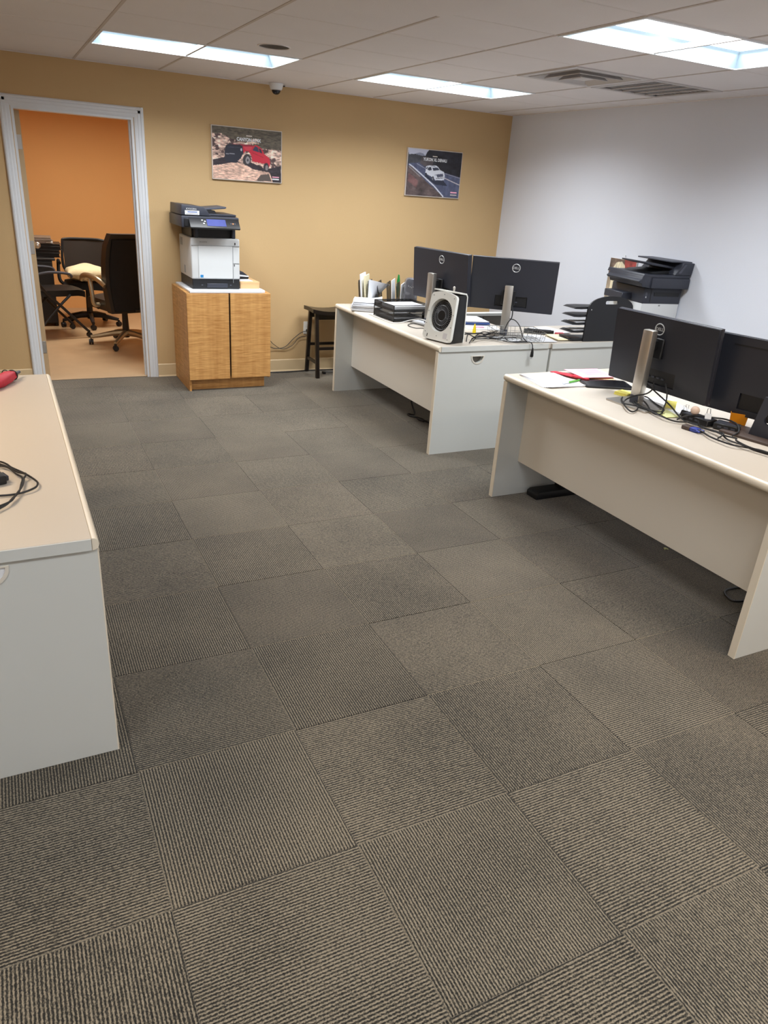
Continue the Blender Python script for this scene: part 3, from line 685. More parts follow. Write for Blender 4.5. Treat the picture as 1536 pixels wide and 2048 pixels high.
ol = thing('wall_outlet', 'white wall outlet with two plugged cords on the tan wall', 'outlet', (2.525, YW, 0.405))
B().prism(rrect(-0.036, 0.036, -0.058, 0.058, 0.006), -0.006, 0.0, 'y', bev=0.0015).obj('cover_plate', 'outlet_white', ol)
for dz in (-0.022, 0.022): B().prism(rrect(-0.016, 0.016, dz-0.014, dz+0.014, 0.010), -0.008, -0.005, 'y').obj('socket', 'outlet_white', ol, smooth=0)
for dz, dx in ((-0.022, -0.002), (-0.03, 0.012)): B().box(dx-0.011, dx+0.011, -0.034, -0.008, dz-0.010, dz+0.010, 0.003).obj('plug', 'cable_black', ol)
def cable(name, label, pts, r=0.003, m='cable_black', cat='cable', group=None, n=6):
    return tag(B().tube(smooth_path(pts, n), r, 6).obj(name, m), label, cat, group)
cable('outlet_cable', 'black cord hanging from the wall outlet toward the maple cabinet, upper loop',
      [(2.523, 6.596, 0.383), (2.459, 6.605, 0.363), (2.386, 6.612, 0.307), (2.301, 6.612, 0.232), (2.204, 6.612, 0.222), (2.12, 6.60, 0.25), (2.0, 6.60, 0.27)], 0.0032)
cable('outlet_cable', 'thin second cord from the wall outlet, drooping lower behind the stool',
      [(2.537, 6.596, 0.375), (2.51, 6.607, 0.33), (2.44, 6.612, 0.315), (2.37, 6.612, 0.24), (2.27, 6.612, 0.215), (2.19, 6.612, 0.26), (2.14, 6.615, 0.30), (2.0, 6.61, 0.31)], 0.0025)
cable('extension_cable', 'black cord lying along the foot of the tan wall behind the stool',
      [(2.01, 6.60, 0.006), (2.15, 6.565, 0.006), (2.31, 6.56, 0.006), (2.47, 6.58, 0.006), (2.63, 6.585, 0.006), (2.79, 6.575, 0.006), (3.1, 6.57, 0.006)], 0.005)
fcl = thing('cord_switch', 'small black inline plug on the carpet under the stool', 'plug', (2.64, 6.45, 0.0))
B().box(-0.014, 0.014, -0.022, 0.022, 0.0, 0.022, 0.005, 2).obj('plug_body', 'cable_black', fcl)
B().tube(smooth_path([(0, 0.02, 0.01), (0.03, 0.05, 0.006), (0.12, 0.03, 0.006), (0.26, 0.03, 0.006)]), 0.004).obj('cord', 'cable_black', fcl)

# ------------------------------------------------------------------ printed pictures
def fractal(h, w, octs, seed, stretch=(1, 1)):
    r = np.random.default_rng(seed); out = np.zeros((h, w)); amp = 1.0; tot = 0
    yy, xx = np.mgrid[0:h, 0:w]
    for o in octs:
        gh, gw = int(o*stretch[1])+2, int(o*stretch[0])+2
        g = r.random((gh+1, gw+1))
        fy, fx = yy/h*(gh-1), xx/w*(gw-1); iy, ix = fy.astype(int), fx.astype(int); ty, tx = fy-iy, fx-ix
        ty, tx = ty*ty*(3-2*ty), tx*tx*(3-2*tx)
        out += amp*((g[iy, ix]*(1-tx)+g[iy, ix+1]*tx)*(1-ty)+(g[iy+1, ix]*(1-tx)+g[iy+1, ix+1]*tx)*ty); tot += amp; amp *= 0.62
    return out/tot
class Paint:
    def __init__(s, w, h, c, conv): s.w, s.h, s.conv = w, h, conv; s.a = np.ones((h, w, 3))*np.array(c, float); s.v, s.u = np.mgrid[0:h, 0:w]; s.u = (s.u+0.5)/w; s.v = (s.v+0.5)/h
    def inside(s, pts):
        P = [s.conv(*p) for p in pts]; ins = np.zeros((s.h, s.w), bool); n = len(P)
        for i in range(n):
            (x1, y1), (x2, y2) = P[i], P[(i+1) % n]
            if y1 == y2: continue
            c = ((y1 > s.v) != (y2 > s.v)) & (s.u < (x2-x1)*(s.v-y1)/(y2-y1)+x1); ins ^= c
        return ins
    def poly(s, pts, c, tex=None, amt=0.0):
        m = s.inside(pts); col = np.array(c, float)
        s.a[m] = col if tex is None else (col[None]*(1+amt*(tex[m][:, None]-0.5)*2)).clip(0, 255)
    def line(s, pts, w, c):
        for a, b in zip(pts[:-1], pts[1:]):
            a, b = np.array(a, float), np.array(b, float); d = b-a; n = np.array([-d[1], d[0]])/max(np.hypot(*d), 1e-6)*w/2
            s.poly([a+n, b+n, b-n, a-n], c)
    def ell(s, c, rx, ry, col): s.poly([(c[0]+rx*math.cos(t), c[1]+ry*math.sin(t)) for t in np.linspace(0, 2*PI, 24, endpoint=False)], col)
    def mesh(s, name, W, H):
        h, w = s.h, s.w; ys, xs = np.mgrid[0:h, 0:w]
        co = np.stack([(xs/(w-1)-0.5)*W, np.zeros_like(xs, float), (0.5-ys/(h-1))*H], -1).reshape(-1, 3)
        i = (ys[:-1, :-1]*w+xs[:-1, :-1]).ravel(); f = np.stack([i, i+w, i+w+1, i+1], -1)
        me = bpy.data.meshes.new(name); me.from_pydata(co.tolist(), [], f.tolist())
        at = me.color_attributes.new('print', 'FLOAT_COLOR', 'POINT')
        c4 = np.ones((h*w, 4), np.float32); c4[:, :3] = lin(s.a.reshape(-1, 3)); at.data.foreach_set('color', c4.ravel()); me.update()
        return me
def quad_conv(TL, TR, BR, BL):
    def f(x, y):
        u, v = 0.5, 0.5
        for _ in range(12):
            px = (1-u)*(1-v)*TL[0]+u*(1-v)*TR[0]+u*v*BR[0]+(1-u)*v*BL[0]; py = (1-u)*(1-v)*TL[1]+u*(1-v)*TR[1]+u*v*BR[1]+(1-u)*v*BL[1]
            u += (x-px)/(TR[0]-TL[0]); v += (y-py)/(BL[1]-TL[1])
        return (u, v)
    return f
def poster(label, paint, cx, cz, W, H, title, tx, tz, ts, bars):
    t = thing('wall_poster', label, 'poster', (cx, YW, cz), 0, 'framed vehicle posters on the tan wall')
    B().box(-W/2, W/2, -0.022, 0.0, -H/2, H/2, 0.002).obj('board', 'canvas_edge', t, smooth=0)
    B().box(-W/2+0.001, W/2-0.001, -0.012, -0.0005, -H/2-0.0005, H/2-0.004).obj('board_back', 'poster_back', t, smooth=0)
    pr = put('print', paint.mesh('print', W-0.012, H-0.012), 'print_matte', t, 0, (0, -0.0226, 0))
    text('title', title, ts, 'sticker_white', pr, (tx, -0.0008, tz), (PI/2, 0, 0), 0.0003, sx=0.80, bold=0.035)
    for (x0, x1, z0, z1, m) in bars: B().box(x0, x1, -0.0009, -0.0002, z0, z1).obj('caption', m, pr, smooth=0)
    return t
# red pickup on rocks
P = Paint(168, 112, (196, 160, 142), quad_conv((178, 205), (1250, 325), (1243, 1120), (190, 1045)))
f1 = fractal(112, 168, (6, 12, 24, 48, 90), 3, (1.2, 1)); f2 = fractal(112, 168, (20, 40, 80), 4, (1, 2.2)); f3 = fractal(112, 168, (4, 9, 18, 40), 5)
rock = np.array((222, 188, 174)); dk = np.array((84, 66, 66)); shrub = np.array((104, 96, 84))
w1 = (f2**1.0)[..., None]; P.a = np.clip(rock*(0.25+1.45*w1), 0, 255)*np.ones((1, 1, 3)); gap = (f1 < 0.43)[..., None]; P.a = np.where(gap, dk*(0.7+0.8*f2[..., None]), P.a)
top = ((0.30-P.v+0.35*(f3-0.5)) > 0.10)[..., None]; P.a = np.where(top, shrub*(0.55+0.8*f2[..., None]), P.a)
rs = ((P.u-0.62+0.5*(f3-0.5) > 0.05) & (P.v < 0.36))[..., None]; P.a = np.where(rs, shrub*(0.5+0.8*f2[..., None]), P.a)
P.poly([(195, 740), (370, 700), (640, 800), (770, 790), (1000, 900), (1240, 850), (1243, 1120), (1000, 1100), (195, 840)], (52, 44, 52), f2, 0.4)
P.poly([(190, 835), (330, 820), (470, 790), (640, 800), (800, 900), (1060, 955), (1110, 1110), (190, 1045)], (222, 184, 166), f2, 0.45)
P.poly([(860, 1060), (920, 990), (1050, 975), (1090, 1095), (870, 1085)], (92, 82, 78))
P.poly([(365, 640), (385, 520), (430, 498), (620, 512), (655, 550), (650, 650), (610, 730), (540, 790), (380, 775), (366, 700)], (44, 46, 60))
P.poly([(430, 500), (640, 505), (800, 522), (790, 545), (655, 545), (600, 512)], (150, 44, 64))
P.poly([(640, 540), (790, 540), (840, 520), (880, 535), (945, 590), (975, 665), (1055, 725), (1072, 800), (1050, 870), (1020, 860), (970, 815), (790, 775), (775, 690), (730, 615), (690, 610), (655, 650)], (204, 44, 66))
P.poly([(655, 545), (790, 545), (770, 600), (690, 600)], (214, 70, 88))
P.poly([(800, 585), (835, 535), (875, 560), (895, 635), (800, 605)], (58, 66, 92)); P.poly([(885, 565), (925, 590), (945, 650), (905, 642)], (48, 54, 74))
P.line([(790, 640), (960, 715)], 8, (160, 30, 48)); P.line([(775, 775), (960, 825)], 12, (196, 150, 138)); P.line([(385, 650), (520, 655)], 14, (140, 142, 152))
P.line([(410, 545), (600, 555)], 10, (70, 72, 90)); P.ell((620, 590), 14, 22, (190, 190, 205))
P.ell((705, 750), 62, 92, (60, 56, 60)); P.ell((718, 755), 33, 58, (150, 146, 150)); P.ell((718, 755), 14, 24, (70, 66, 72))
P.ell((1005, 870), 42, 72, (52, 48, 54)); P.ell((1012, 878), 22, 42, (140, 132, 136))
poster('poster of a red pickup truck climbing rocks on the tan wall', P, 1.955, 1.84, 0.60, 0.402, 'CANYON AT4X', 0.012, 0.112, 0.036,
       [(-0.01, 0.04, 0.138, 0.146, 'canvas_edge'), (0.215, 0.275, -0.158, -0.150, 'paper_pink'), (0.215, 0.275, -0.176, -0.166, 'sticker_white')])
# white suv on a wet road
P = Paint(168, 116, (70, 72, 84), quad_conv((240, 225), (1290, 325), (1220, 1200), (190, 1140)))
g1 = fractal(116, 168, (6, 14, 30, 60), 8); g2 = fractal(116, 168, (10, 24, 50), 9, (2, 1))
P.poly([(200, 200), (1300, 300), (1300, 900), (200, 900)], (42, 42, 52), g1, 0.5)
P.poly([(235, 215), (640, 255), (600, 300), (560, 380), (430, 340), (250, 345)], (198, 202, 222))
P.poly([(380, 330), (450, 315), (520, 330), (560, 380), (400, 380)], (140, 146, 168))
P.poly([(235, 345), (400, 350), (540, 390), (500, 470), (440, 540), (235, 520)], (74, 76, 84), g1, 0.4)
P.poly([(500, 390), (620, 400), (720, 480), (700, 560), (560, 580), (450, 540)], (92, 84, 88), g1, 0.35)
P.poly([(235, 520), (440, 505), (560, 590), (930, 700), (1250, 790), (1240, 1200), (930, 1180), (560, 850), (235, 560)], (84, 90, 118), g2, 0.22)
P.poly([(235, 560), (300, 580), (560, 850), (930, 1180), (190, 1150)], (98, 84, 84), g1, 0.6)
P.poly([(250, 700), (430, 860), (400, 1000), (230, 860)], (120, 88, 88), g1, 0.4)
P.line([(255, 535), (330, 590), (520, 760), (740, 960), (920, 1170)], 24, (212, 216, 230)); P.line([(250, 580), (330, 650), (470, 780)], 16, (150, 148, 152))
P.line([(930, 800), (1080, 870), (1240, 940)], 16, (206, 200, 206)); P.line([(940, 715), (1250, 810)], 8, (170, 172, 186)); P.line([(400, 525), (560, 620)], 8, (180, 184, 200))
P.poly([(560, 700), (700, 850), (920, 860), (1000, 960), (760, 930), (560, 780)], (48, 52, 70))
P.poly([(575, 580), (620, 562), (770, 562), (810, 590), (850, 650), (930, 690), (942, 760), (930, 840), (880, 850), (760, 845), (720, 800), (690, 780), (600, 730), (565, 700), (570, 640)], (222, 226, 238))
P.poly([(700, 605), (800, 600), (840, 650), (720, 665)], (60, 66, 84)); P.poly([(605, 640), (625, 595), (675, 595), (690, 650), (640, 660)], (50, 54, 70)); P.poly([(575, 620), (600, 585), (612, 590), (598, 640)], (60, 64, 78))
P.line([(670, 575), (760, 575)], 12, (120, 124, 140)); P.poly([(775, 735), (905, 720), (915, 775), (800, 790)], (78, 82, 102)); P.line([(770, 810), (920, 800)], 14, (60, 64, 80))
P.ell((712, 815), 22, 46, (52, 54, 66)); P.ell((708, 820), 11, 26, (140, 142, 152)); P.ell((582, 735), 16, 36, (54, 56, 68)); P.ell((760, 745), 14, 12, (170, 176, 196))
poster('poster of a white SUV driving a mountain road on the tan wall', P, 3.755, 1.815, 0.59, 0.405, 'YUKON XL DENALI', 0.0, 0.116, 0.036,
       [(-0.03, 0.02, 0.142, 0.150, 'canvas_edge'), (-0.03, 0.01, 0.088, 0.092, 'slate_light'), (0.195, 0.265, -0.156, -0.144, 'paper_pink'), (0.195, 0.265, -0.176, -0.168, 'canvas_edge')])
# hen picture on the white wall
P = Paint(72, 80, (112, 92, 80), lambda x, y: (x, y)); h1 = fractal(80, 72, (4, 9, 20, 40), 11); h2 = fractal(80, 72, (8, 20, 40), 12, (3, 0.6))
P.poly([(0, 0), (1, 0), (1, 1), (0, 1)], (116, 98, 86), h1, 0.5); P.poly([(0.55, 0), (1, 0), (1, 0.3), (0.6, 0.35)], (168, 74, 70), h1, 0.4)
P.poly([(0, .45), (.2, .4), (.3, 1), (0, 1)], (176, 158, 136), h1, 0.3)
P.poly([(.16, .22), (.26, .09), (.46, .06), (.60, .15), (.62, .34), (.70, .5), (.82, 1), (.10, 1), (.16, .6), (.12, .4)], (226, 214, 184), h2, 0.22)
P.poly([(.24, .34), (.40, .30), (.58, .36), (.42, .46), (.36, .62), (.28, .5)], (204, 120, 74), h1, 0.3); P.ell((0.25, 0.31), .03, .025, (70, 44, 34)); P.poly([(.32, .36), (.46, .42), (.36, .48)], (222, 156, 80))
hp = thing('hen_picture', 'unframed picture of a pale fluffy hen on the white wall', 'picture', (XR, 4.785, 1.095), PI/2*3)
B().box(-0.15, 0.15, -0.016, -0.001, -0.165, 0.165, 0.002).obj('canvas', 'canvas_edge', hp, smooth=0)
put('print', P.mesh('print', 0.298, 0.328), 'print_canvas', hp, 0, (0, -0.0165, 0))
B().cyl((0.0, -0.004, 0.195), 0.004, 0.010, 'y', 10).box(-0.003, 0.003, -0.012, -0.007, 0.183, 0.199).obj('hook', 'white_enamel', hp)

# ------------------------------------------------------------------ desk fan
fn = thing('desk_fan', 'white and black box fan tilted back on the middle desk corner', 'fan', (2.578, 4.285, 0.745), -1.26)
Mf = Matrix.Translation((0, -0.02, 0.008)) @ Matrix.Rotation(-0.17, 4, 'X')
fp_ = arc(-0.095, 0.030, 0.030, PI, 1.5*PI, 4)+arc(0.095, 0.030, 0.030, -PI/2, 0, 4)+arc(0.083, 0.278, 0.028, 0.05, PI*0.42, 4)+[(0.04, 0.316), (0, 0.319), (-0.04, 0.316)]+arc(-0.083, 0.278, 0.028, PI*0.58, PI-0.05, 4)
hole = [(0.098*math.cos(a), 0.165+0.108*math.sin(a)) for a in [2*PI*k/40 for k in range(40)]]
B().prism(fp_, -0.012, 0.012, 'y', holes=[hole], Mx=Mf).obj('front_plate', 'fan_white', fn, smooth=0.5)
fu = B()
for (r0, y0_), (r1, y1_) in (((1.0, -0.006), (0.90, 0.040)),):
    a = [[Mf @ Vector((0.098*r*math.cos(t), y, 0.165+0.108*r*math.sin(t))) for t in [2*PI*k/40 for k in range(41)]] for r, y in ((r0, y0_), (r1, y1_))]
    fu.grid(a)
fu.obj('funnel', 'fan_white', fn)
B().prism([(0.092*math.cos(a), 0.165+0.101*math.sin(a)) for a in [2*PI*k/32 for k in range(32)]], 0.042, 0.050, 'y', Mx=Mf).obj('intake', 'fan_black', fn, smooth=0)
gr = B()
for k in range(36):
    a = 2*PI*k/36; a2 = a+0.35
    pts = [Mf @ Vector((r*0.90*math.cos(a+(a2-a)*q), y, 0.165+r*0.985*math.sin(a+(a2-a)*q))) for q, r, y in ((0, 0.030, 0.002), (0.5, 0.062, 0.003), (1.0, 0.096, 0.010))]
    B_ = gr.tube(pts, 0.0016, 4)
gr.obj('grille', 'fan_grille', fn)
for R in (0.036, 0.066, 0.092): B().torus((0, 0.002 if R < 0.09 else 0.010, 0.165), R, 0.0022, 'y', 32, 6, Mx=Mf, sx=0.9, sy=0.985).obj('grille_ring', 'fan_grille', fn)
B().cyl((0, 0.006, 0.165), 0.032, 0.012, 'y', 24, Mx=Mf).obj('hub', 'fan_black', fn)
body = B(); bodyp = [(-0.010, 0.002), (0.120, 0.002), (0.125, 0.030), (0.118, 0.30), (0.105, 0.312), (0.052, 0.312)]
body.prism(bodyp, -0.112, 0.112, 'x', bev=0.004); body.obj('body', 'fan_black', fn)
B().prism([(0.118, 0.0), (0.127, 0.0), (0.130, 0.03), (0.124, 0.30), (0.110, 0.322), (0.040, 0.330), (0.040, 0.322), (0.105, 0.314), (0.116, 0.298), (0.121, 0.03)], -0.114, 0.114, 'x').obj('rear_rim', 'fan_white', fn, smooth=0)
B().cyl((0.03, 0.075, 0.338), 0.007, 0.022, 'z', 12).ball((0.03, 0.075, 0.350), 0.009).obj('switch_knob', 'silver', fn)
B().box(0.058, 0.090, -0.0135, -0.0115, 0.022, 0.058, 0, 1, Mf).obj('rating_label', 'vent_grey', fn, smooth=0)
B().box(-0.085, -0.08, -0.0135, -0.0115, 0.014, 0.034, 0, 1, Mf @ Matrix.Rotation(0.0, 4, 'Y')).obj('cord_notch', 'fan_black', fn, smooth=0)
for (sx, sz) in ((-0.09, 0.285), (0, 0.30), (0.09, 0.285), (0.108, 0.18), (-0.108, 0.18), (0.108, 0.10), (-0.11, 0.10), (0, 0.03), (0.1, 0.02), (-0.105, 0.045)):
    B().cyl((sx, -0.0125, sz), 0.0028, 0.002, 'y', 8, Mx=Mf).obj('screw', 'slate_light', fn, smooth=0)
cable('fan_cord', 'white cord running from the desk fan behind the mesh tray',
      [(2.64, 4.42, 0.765), (2.70, 4.62, 0.80), (2.72, 4.80, 0.80), (2.70, 4.93, 0.770), (2.66, 4.96, 0.752), (2.59, 4.93, 0.750), (2.555, 4.98, 0.750), (2.55, 5.15, 0.750), (2.555, 5.36, 0.750)], 0.003, 'cable_white')
cable('thin_cable', 'thin black cable looping on the desk left of the fan',
      [(2.66, 4.50, 0.75), (2.706, 4.70, 0.75), (2.644, 4.726, 0.75), (2.632, 4.812, 0.75), (2.661, 4.874, 0.75), (2.727, 4.90, 0.75), (2.746, 4.78, 0.753), (2.74, 4.6, 0.75)], 0.0028)

# ------------------------------------------------------------------ things on the middle desk
def paper_stack(name, label, cx, cy, z, rz, n, w=0.216, d=0.28, th=0.003, jit=0.02, m='paper', cat='paper', part='sheet', curl=0.0):
    t = thing(name, label, cat, (cx, cy, z), rz)
    r = random.Random(sum(map(ord, label)))
    for k in range(n):
        a = r.uniform(-1, 1)*jit
        if k == n-1 and curl:
            o = B().slab_grid(lambda u, v: ((u-.5)*w, (v-.5)*d, curl*max(0, (u-.55))**2*4+th), 10, 4, th*0.4).obj(part, m, t)
        else: o = B().box(-w/2, w/2, -d/2, d/2, 0, th*0.92).obj(part, m if k % 3 or m != 'paper' else 'paper_grey', t, smooth=0)
        o.location = (r.uniform(-1, 1)*jit*0.4, r.uniform(-1, 1)*jit*0.4, k*th); o.rotation_euler = (0, 0, a*3)
    return t
paper_stack('paper_stack', 'thick stack of white paper at the far end of the middle desk', 2.645, 5.575, 0.745, -0.5, 14, 0.23, 0.29, 0.0052, 0.022, curl=0.02)
sr = thing('file_sorter', 'black mesh file sorter standing on the far end of the middle desk', 'file sorter', (2.885, 5.755, 0.745), -0.62)
B().box(-0.20, 0.20, -0.10, 0.10, 0, 0.004).obj('base', 'mesh_black', sr, smooth=0)
for k, xx in enumerate((-0.19, -0.11, -0.03, 0.05, 0.13, 0.19)):
    hh = 0.20
    B().box(xx-0.001, xx+0.001, -0.10, 0.10, 0.004, hh, 0, 1, Matrix.Translation((xx, 0, 0)) @ Matrix.Rotation(-0.10, 4, 'Y') @ Matrix.Translation((-xx, 0, 0))).obj('divider', 'mesh_black', sr, smooth=0)
    Mt = Matrix.Translation((xx, 0, 0)) @ Matrix.Rotation(-0.10, 4, 'Y')
    B().tube([Mt @ Vector(q) for q in ((0, -0.10, 0.004), (0, -0.10, hh-0.02), (0, -0.08, hh), (0, 0.08, hh), (0, 0.10, hh-0.02), (0, 0.10, 0.004))], 0.003, 6).obj('wire_frame', 'wire_black', sr)
def slip(name, label, xx, w, h, m, lean=-0.08, th=0.006, dy=0.0, cat='folder'):
    t = tag(B().box(-th/2, th/2, -w/2, w/2, 0, h, 0.0005).obj(name, m, None, 0), label, cat)
    c, s = math.cos(-0.62), math.sin(-0.62)
    t.location = (2.885+c*xx-s*dy, 5.755+s*xx+c*dy, 0.752); t.rotation_euler = (0, lean, -0.62); return t
slip('file_folder', 'white folder at the left end of the mesh file sorter', -0.170, 0.215, 0.245, 'paper', -0.10, 0.012, 0.0)
slip('file_folder', 'cream folder second in the mesh file sorter', -0.140, 0.20, 0.235, 'folder_cream', -0.08, 0.010, -0.01)
slip('file_folder', 'thin white sheet standing upright among the sorter dividers', 0.085, 0.19, 0.215, 'paper', -0.08, 0.004)
slip('file_folder', 'white card at the right end of the mesh file sorter', 0.155, 0.19, 0.19, 'paper', 0.0, 0.005, -0.02)
cv = B().slab_grid(lambda u, v: (-0.105+0.05*u+0.10*u*v*v, -0.10+0.2*u*0.0+0.19*(u-0.5), 0.02+0.20*v-0.05*v*u), 8, 8, 0.001)
tag(cv.obj('curled_sheet', 'paper', None, 0.7, (2.885, 5.755, 0.752), (0, 0, -0.62)), 'white paper curling forward out of the mesh file sorter', 'paper')
sz_ = thing('green_scissors', 'green handle sticking up behind the mesh file sorter', 'scissors', (3.05, 5.83, 0.745))
B().prism([(-0.008, 0.06), (0.008, 0.06), (0.016, 0.14), (0.014, 0.20), (0.006, 0.245), (-0.004, 0.25), (-0.012, 0.20), (-0.014, 0.14)], -0.006, 0.006, 'y', bev=0.003).obj('handle', 'green_plastic', sz_)
B().box(-0.006, 0.006, -0.001, 0.001, 0.0, 0.06).obj('blade', 'chrome', sz_, smooth=0)
sk = thing('grey_speaker', 'glossy grey rounded upright speaker beside the sideways monitor', 'speaker', (2.98, 5.47, 0.745), -0.3)
prf = [(-0.058, 0.0), (0.058, 0.0), (0.054, 0.10), (0.050, 0.215)]+arc(0.018, 0.235, 0.032, 0.0, PI/2, 5)+arc(-0.018, 0.235, 0.032, PI/2, PI, 5)+[(-0.050, 0.215), (-0.054, 0.10)]
B().prism(prf, -0.04, 0.04, 'y', bev=0.012).obj('shell', 'grey_gloss', sk)
B().prism(rrect(-0.045, 0.045, 0.0, 0.02, 0.005), -0.055, -0.035, 'y').obj('foot', 'slate_plastic', sk, smooth=0)
for k in range(5): B().cyl((-0.028+k*0.014, -0.0405, 0.205-0.006*(2-abs(k-2))), 0.0028, 0.002, 'y', 8).obj('light_dot', 'logo_silver', sk, smooth=0)
# two-tier mesh letter tray
lt = thing('letter_tray', 'two-tier black mesh letter tray on the middle desk', 'letter tray', (2.755, 5.165, 0.745), 0.05)
w, d = 0.165, 0.155
for z in (0.008, 0.075):
    B().box(-w, w, -d, d, z, z+0.002).obj('tray_floor', 'mesh_black', lt, smooth=0)
    for (a, b, c, e_) in ((-w, -w+0.002, -d, d), (w-0.002, w, -d, d), (-w, w, d-0.002, d)):
        B().box(a, b, c, e_, z, z+0.045).obj('tray_side', 'mesh_black', lt, smooth=0)
    B().box(-w, w, -d, -d+0.002, z, z+0.018).obj('tray_lip', 'mesh_black', lt, smooth=0)
    for zz in (z, z+0.045): B().tube(smooth_path([(-w, -d, zz), (w, -d, zz), (w, d, zz), (-w, d, zz)], 1, True), 0.0028, 5, True).obj('rim_wire', 'wire_black', lt)
for sx in (-1, 1):
    for sy in (-1, 1): B().tube([(sx*w, sy*d, 0), (sx*w, sy*d, 0.12)], 0.0035, 6).obj('corner_post', 'wire_black', lt)
paper_stack('paper_stack', 'thick grey-white paper pad in the top of the mesh letter tray', 2.765, 5.155, 0.823, 0.05, 6, 0.27, 0.22, 0.005, 0.006, 'paper')
paper_stack('paper_stack', 'few white sheets in the bottom of the mesh letter tray', 2.75, 5.17, 0.756, 0.05, 3, 0.25, 0.25, 0.003, 0.01)
ph = thing('desk_phone', 'black desk phone between the mesh letter tray and the sideways monitor', 'telephone', (3.03, 5.13, 0.745), -0.5)
B().prism([(-0.10, 0.0), (0.10, 0.0), (0.10, 0.085), (0.08, 0.090), (-0.10, 0.025)], -0.09, 0.09, 'y', bev=0.004).obj('base', 'black_plastic', ph)
B().prism([(-0.09, 0.040), (0.08, 0.100), (0.075, 0.118), (-0.095, 0.058)], -0.088, -0.045, 'y', bev=0.008).obj('handset', 'slate_plastic', ph)
B().prism([(0.03, 0.078), (0.08, 0.0955), (0.079, 0.098), (0.029, 0.081)], -0.02, 0.08, 'y').obj('display', 'sticker_white', ph, smooth=0)
paper_stack('note_pad', 'small white pad lying in front of the black desk phone', 2.80, 4.93, 0.745, 0.4, 4, 0.07, 0.12, 0.004, 0.01, cat='note pad')

# ------------------------------------------------------------------ return side of the middle desk
def sheet(name, label, pts, z, m, cat, th=0.002, group=None):
    return tag(B().prism(pts, z, z+th, 'z').obj(name, m, smooth=0), label, cat, group)
sheet('paper_sheet', 'white papers under the wire basket on the middle desk', [(3.00, 4.33), (3.21, 4.50), (3.36, 4.36), (3.15, 4.17)], 0.7455, 'paper', 'paper', 0.004)
sheet('paper_sheet', 'white sheet over the seam between middle desk and return', [(3.22, 4.16), (3.46, 4.125), (3.50, 4.38), (3.27, 4.42)], 0.7498, 'paper', 'paper', 0.002)
sheet('cream_folder', 'cream folder lying before the black sorter on the return', [(3.50, 4.17), (3.69, 4.15), (3.73, 4.345), (3.54, 4.365)], 0.752, 'folder_cream', 'folder', 0.006)
sheet('paper_sheet', 'white paper near the white wall behind the cream folder', [(3.70, 4.42), (3.84, 4.44), (3.80, 4.70), (3.60, 4.67)], 0.7455, 'paper', 'paper', 0.003)
sheet('red_booklet', 'small red booklet at the foot of the black shelf organizer', [(3.66, 4.37), (3.72, 4.36), (3.735, 4.41), (3.67, 4.42)], 0.7455, 'folder_red', 'booklet', 0.012)
sheet('brown_case', 'dark brown flat case lying by the black organizer', [(3.60, 4.18), (3.685, 4.16), (3.70, 4.30), (3.62, 4.31)], 0.759, 'dark_brown', 'case', 0.012)
kb_ = thing('black_pouch', 'long flat black pouch behind the wire basket', 'pouch', (3.545, 4.455, 0.7455), -0.55)
B().slab_grid(lambda u, v: ((u-.5)*0.22, (v-.5)*0.07*math.sin(PI*min(max(u*0.9+0.08, 0.02), 1))**0.4, 0.022+0.008*math.sin(PI*v)), 14, 6, 0.022).obj('pouch_body', 'leather_black', kb_)
B().box(-0.09, 0.09, -0.002, 0.002, 0.0285, 0.032).obj('zip', 'slate_light', kb_, smooth=0)
for k in range(3):
    sheet('blue_folder', ('light blue folder lowest of three behind the desk fan', 'bright blue folder in the middle of three behind the desk fan', 'pale blue folder topmost of three behind the desk fan')[k],
          [(3.13+k*0.01, 4.84), (3.33, 4.78+k*0.01), (3.38, 5.06), (3.17, 5.12-k*0.01)], 0.7455+k*0.009, ('ink_blue', 'folder_blue', 'sticky_pale' if False else 'paper_grey')[k], 'folder', 0.008, 'folders behind the desk fan')
sheet('pink_sheet', 'sheet with a pink corner among the cables behind the fan', [(3.05, 4.66), (3.30, 4.60), (3.36, 4.75), (3.10, 4.81)], 0.7455, 'paper', 'paper', 0.004)
sheet('pink_note', 'pink note beside the blue folders on the middle desk', [(3.14, 4.70), (3.21, 4.685), (3.23, 4.735), (3.16, 4.75)], 0.7505, 'paper_pink', 'note', 0.004)
hl = thing('yellow_marker', 'yellow pointed marker cap standing in the cables by the fan', 'marker', (3.0, 4.50, 0.7455))
B().lathe([(0, 0.0), (0.013, 0.0), (0.013, 0.02), (0.009, 0.05), (0.003, 0.072), (0, 0.073)], 14).obj('cap', 'yellow_plastic', hl)
# wire basket
bk = thing('wire_basket', 'shallow open steel wire basket in front of the right post', 'basket', (3.19, 4.255, 0.7575), -0.28)
bw, bd, bh = 0.165, 0.115, 0.062
for k in range(11):
    x = -bw+2*bw*k/10*0.999
    B().tube([(x*1.06, -bd*1.1, bh), (x, -bd, 0.0), (x, bd, 0.0), (x*1.06, bd*1.1, bh)], 0.0012, 4).obj('wire', 'wire_steel', bk)
for k in range(7):
    y = -bd+2*bd*k/6
    B().tube([(-bw*1.06, y*1.1, bh), (-bw, y, 0.0), (bw, y, 0.0), (bw*1.06, y*1.1, bh)], 0.0012, 4).obj('wire', 'wire_steel', bk)
B().tube([(-bw*1.06, -bd*1.1, bh), (bw*1.06, -bd*1.1, bh), (bw*1.06, bd*1.1, bh), (-bw*1.06, bd*1.1, bh)], 0.0026, 6, True).obj('rim', 'wire_steel', bk)
